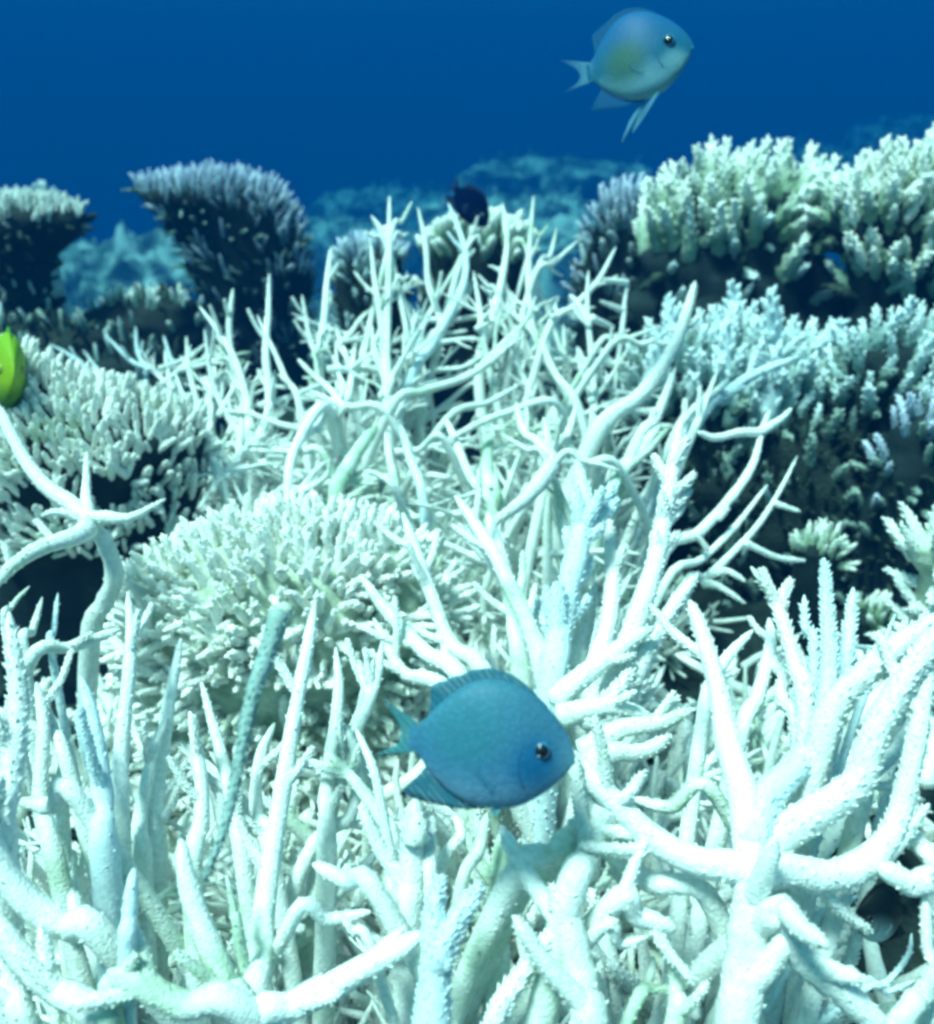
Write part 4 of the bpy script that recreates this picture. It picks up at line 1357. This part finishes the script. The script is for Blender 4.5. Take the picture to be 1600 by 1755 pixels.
    for sd in (1, -1):
        sheet('pectoral_fin', [(0.66, -.02), (0.655, -.06), (0.65, -.10)], [(0.46, -.02), (0.40, -.12), (0.50, -.22)], mats['pec'], thickness=0.003,
              y0=sd * (thick * 0.37 * slim), ybend=sd * 0.035, rays=11, scallop=0.08)
        fx = -0.06 * sd * (pelvic > 0.1)
        sheet('pelvic_fin', [(0.60 + fx, -.33 * s), (0.58 + fx, -.34 * s), (0.56 + fx, -.34 * s)], [(0.60 - pelvic * .9 + fx, -.35 * s - pelvic), (0.585 - pelvic * .9 + fx, -.345 * s - pelvic * 1.02), (0.55 - pelvic * .5 + fx, -.34 * s - pelvic * .5)],
              fm, thickness=0.006, y0=sd * 0.03, ybend=sd * 0.05, rays=7)

    def ball(nm, c, r, mat, parent=root, flat=1.0):
        V, F = [], []
        ns, nt = 14, 9
        for i in range(nt + 1):
            th = math.pi * i / nt
            for k in range(ns):
                ph = 2 * math.pi * k / ns
                V.append((r * math.sin(th) * math.cos(ph), r * flat * math.cos(th), r * math.sin(th) * math.sin(ph)))
        for i in range(nt):
            for k in range(ns):
                k2 = (k + 1) % ns
                F.append((i * ns + k, i * ns + k2, (i + 1) * ns + k2, (i + 1) * ns + k))
        return kid(nm, V, F, mat, parent, c)

    ue = 0.785
    te, be = np.interp(ue, sm[:, 0], sm[:, 1]), np.interp(ue, sm[:, 0], sm[:, 2])
    he = (te - be) / 2
    we = he * thick * (0.75 + 0.6 * math.sin(math.pi * ue ** 1.3))
    for sd in (1, -1):
        e = ball('eye', Vector((X(ue), sd * we * 0.90 * L, 0.045 * L)), 0.047 * eye_r * L, mats.get('ring', M['eye_ring']), flat=0.55)
        ball('pupil', Vector((0, sd * 0.012 * L, 0)), 0.037 * eye_r * L, M['eye_black'], e, flat=0.6)
        gl = ball('glint', Vector((-0.012 * L, sd * 0.026 * L, -0.024 * L)), mats.get('glint_r', 0.010) * L, mats.get('glint', M['glint']), e, flat=0.5)
    mb = MB()
    C = catmull([(X(0.985), -0.026 * L, -0.035 * L), (X(1.004), 0, -0.022 * L), (X(0.985), 0.026 * L, -0.035 * L)], 9)
    mb.tube(C, [0.004 * L] * 9, 6)
    kid('mouth', mb.V, mb.F, mats['mouth'])
    # gill cover: a curved ridge
    for sd in (1, -1):
        g = MB()
        pts = []
        for q in np.linspace(-1, 1, 9):
            u = 0.655 + 0.055 * q * q
            t_, b_ = np.interp(u, sm[:, 0], sm[:, 1]), np.interp(u, sm[:, 0], sm[:, 2])
            h = (t_ - b_) / 2
            w = h * thick * (0.75 + 0.6 * math.sin(math.pi * u ** 1.3))
            zq = q * 0.17
            sa = max(-0.95, min(0.95, (zq - (t_ + b_) / 2) / h))
            pts.append((X(u), sd * w * math.sqrt(1 - sa * sa) ** 0.9 * L * 0.99, zq * L - 0.02 * L))
        g.tube(catmull(pts, 14), [0.0035 * L] * 14, 6)
        kid('gill_cover', g.V, g.F, mats['gill'])
    return root


M['glint'] = plain('eye_glint', (0.75, 0.85, 0.88), 0.2)
Lf = 0.06
m1 = dict(body=fish_mat('blue_fish_skin', (0.045, 0.172, 0.25), (0.045, 0.172, 0.31), (0.16, 0.33, 0.48), zr=(-0.021, 0.024), patch=[(0.026, -0.002, 0.014, (0.10, 0.27, 0.37)), (0.013, -0.002, 0.012, (0.010, 0.13, 0.29)), (-0.010, 0.006, 0.020, (0.032, 0.170, 0.24))]),
          fin=fin_mat('blue_fish_tail', (0.06, 0.24, 0.28), 0.8, fade=(-0.045, -0.028, 0.25)), body_fin=fin_mat('blue_fish_fin', (0.026, 0.15, 0.22), 0.9), pec=fin_mat('blue_fish_pectoral', (0.05, 0.22, 0.36), 0.30),
          mouth=plain('blue_fish_lip', (0.03, 0.17, 0.24)), gill=plain('blue_fish_gill', (0.008, 0.10, 0.20)))
fish('damselfish', 'blue green damselfish swimming right in front of the white branches', (985, 1300), (702, 1264), 0.265, R(0), m1, None, None, group='blue damselfish', pelvic=0.03)
m2 = dict(body=fish_mat('pale_fish_skin', (0.004, 0.095, 0.24), (0.004, 0.110, 0.20), (0.16, 0.36, 0.44), zr=(-0.022, 0.024),
                        patch=[(-0.010, -0.004, 0.022, (0.03, 0.12, 0.10)), (0.024, -0.012, 0.014, (0.13, 0.30, 0.36))]),  # pale belly and jaw patch paint in light bounced off the corals
          fin=fin_mat('pale_fish_tail', (0.10, 0.30, 0.40), 0.55, fade=(-0.055, -0.025, 0.1)), body_fin=fin_mat('pale_fish_fin', (0.006, 0.10, 0.22), 0.4), pec=fin_mat('pale_fish_pectoral', (0.06, 0.24, 0.36), 0.25),
          mouth=plain('pale_fish_lip', (0.22, 0.50, 0.62)), gill=plain('pale_fish_gill', (0.008, 0.10, 0.22)))
fish('damselfish', 'blue damselfish with trailing belly fins swimming in open water at the top', (1187, 76), (1006, 126), 0.60, R(0), m2, None, None, group='blue damselfish', pelvic=0.33, dn=0.58, slim=1.08, tail_len=0.26, eye_r=1.4)
m3 = dict(body=fish_mat('lime_fish_skin', (0.19, 0.38, 0.012), (0.26, 0.40, 0.010), (0.025, 0.12, 0.006), zr=(-0.022, 0.022)),
          fin=fin_mat('lime_fish_tail', (0.10, 0.30, 0.02), 0.8), body_fin=fin_mat('lime_fish_fin', (0.10, 0.34, 0.02), 0.9), pec=fin_mat('lime_fish_pectoral', (0.3, 0.6, 0.05), 0.6),
          mouth=plain('lime_fish_lip', (0.18, 0.30, 0.02)), gill=plain('lime_fish_gill', (0.25, 0.5, 0.02)), ring=plain('lime_fish_ring', (0.3, 0.36, 0.05)), glint=plain('lime_fish_glint', (0.2, 0.3, 0.05)))
fish('lime_fish', 'bright lime green fish seen end on, cut by the left edge', (24, 642), (2, 642), 0.66, R(0), m3, None, None, thick=0.30, dn=0.60, pelvic=0.05)
m4 = dict(body=fish_mat('navy_fish_skin', (0.001, 0.005, 0.028), (0.001, 0.006, 0.030), (0.001, 0.007, 0.030), zr=(-0.02, 0.02), spec=0.0),
          fin=fin_mat('navy_fish_tail', (0.006, 0.012, 0.05), 0.9), body_fin=fin_mat('navy_fish_fin', (0.006, 0.012, 0.05), 0.95), pec=fin_mat('navy_fish_pectoral', (0.008, 0.02, 0.06), 0.7),
          mouth=plain('navy_fish_lip', (0.006, 0.012, 0.04)), gill=plain('navy_fish_gill', (0.006, 0.012, 0.04)), glint=plain('navy_fish_glint', (0.02, 0.03, 0.06)))
fish('navy_fish', 'small dark navy fish hovering behind the centre spikes', (834, 388), (780, 322), 1.05, R(0), m4, None, None, pelvic=0.08, slim=0.8)
m5 = dict(body=fish_mat('striped_fish_skin', (0.006, 0.012, 0.014), (0.008, 0.018, 0.018), (0.02, 0.05, 0.05), zr=(-0.015, 0.015), patch=[(0.005, -0.010, 0.014, (0.42, 0.56, 0.58))]),
          fin=fin_mat('striped_fish_tail', (0.02, 0.04, 0.04), 0.9), body_fin=fin_mat('striped_fish_fin', (0.01, 0.02, 0.02), 0.95), pec=fin_mat('striped_fish_pectoral', (0.5, 0.7, 0.7), 0.5),
          mouth=plain('striped_fish_lip', (0.3, 0.45, 0.45)), gill=plain('striped_fish_gill', (0.01, 0.02, 0.02)), ring=plain('striped_fish_ring', (0.02, 0.03, 0.035)), glint_r=0.018)
fish('striped_fish', 'black fish with a pale cheek peering from the hole at lower right', (1462, 1580), (1552, 1560), 0.335, R(0), m5, None, None, dn=0.325, pelvic=0.05)
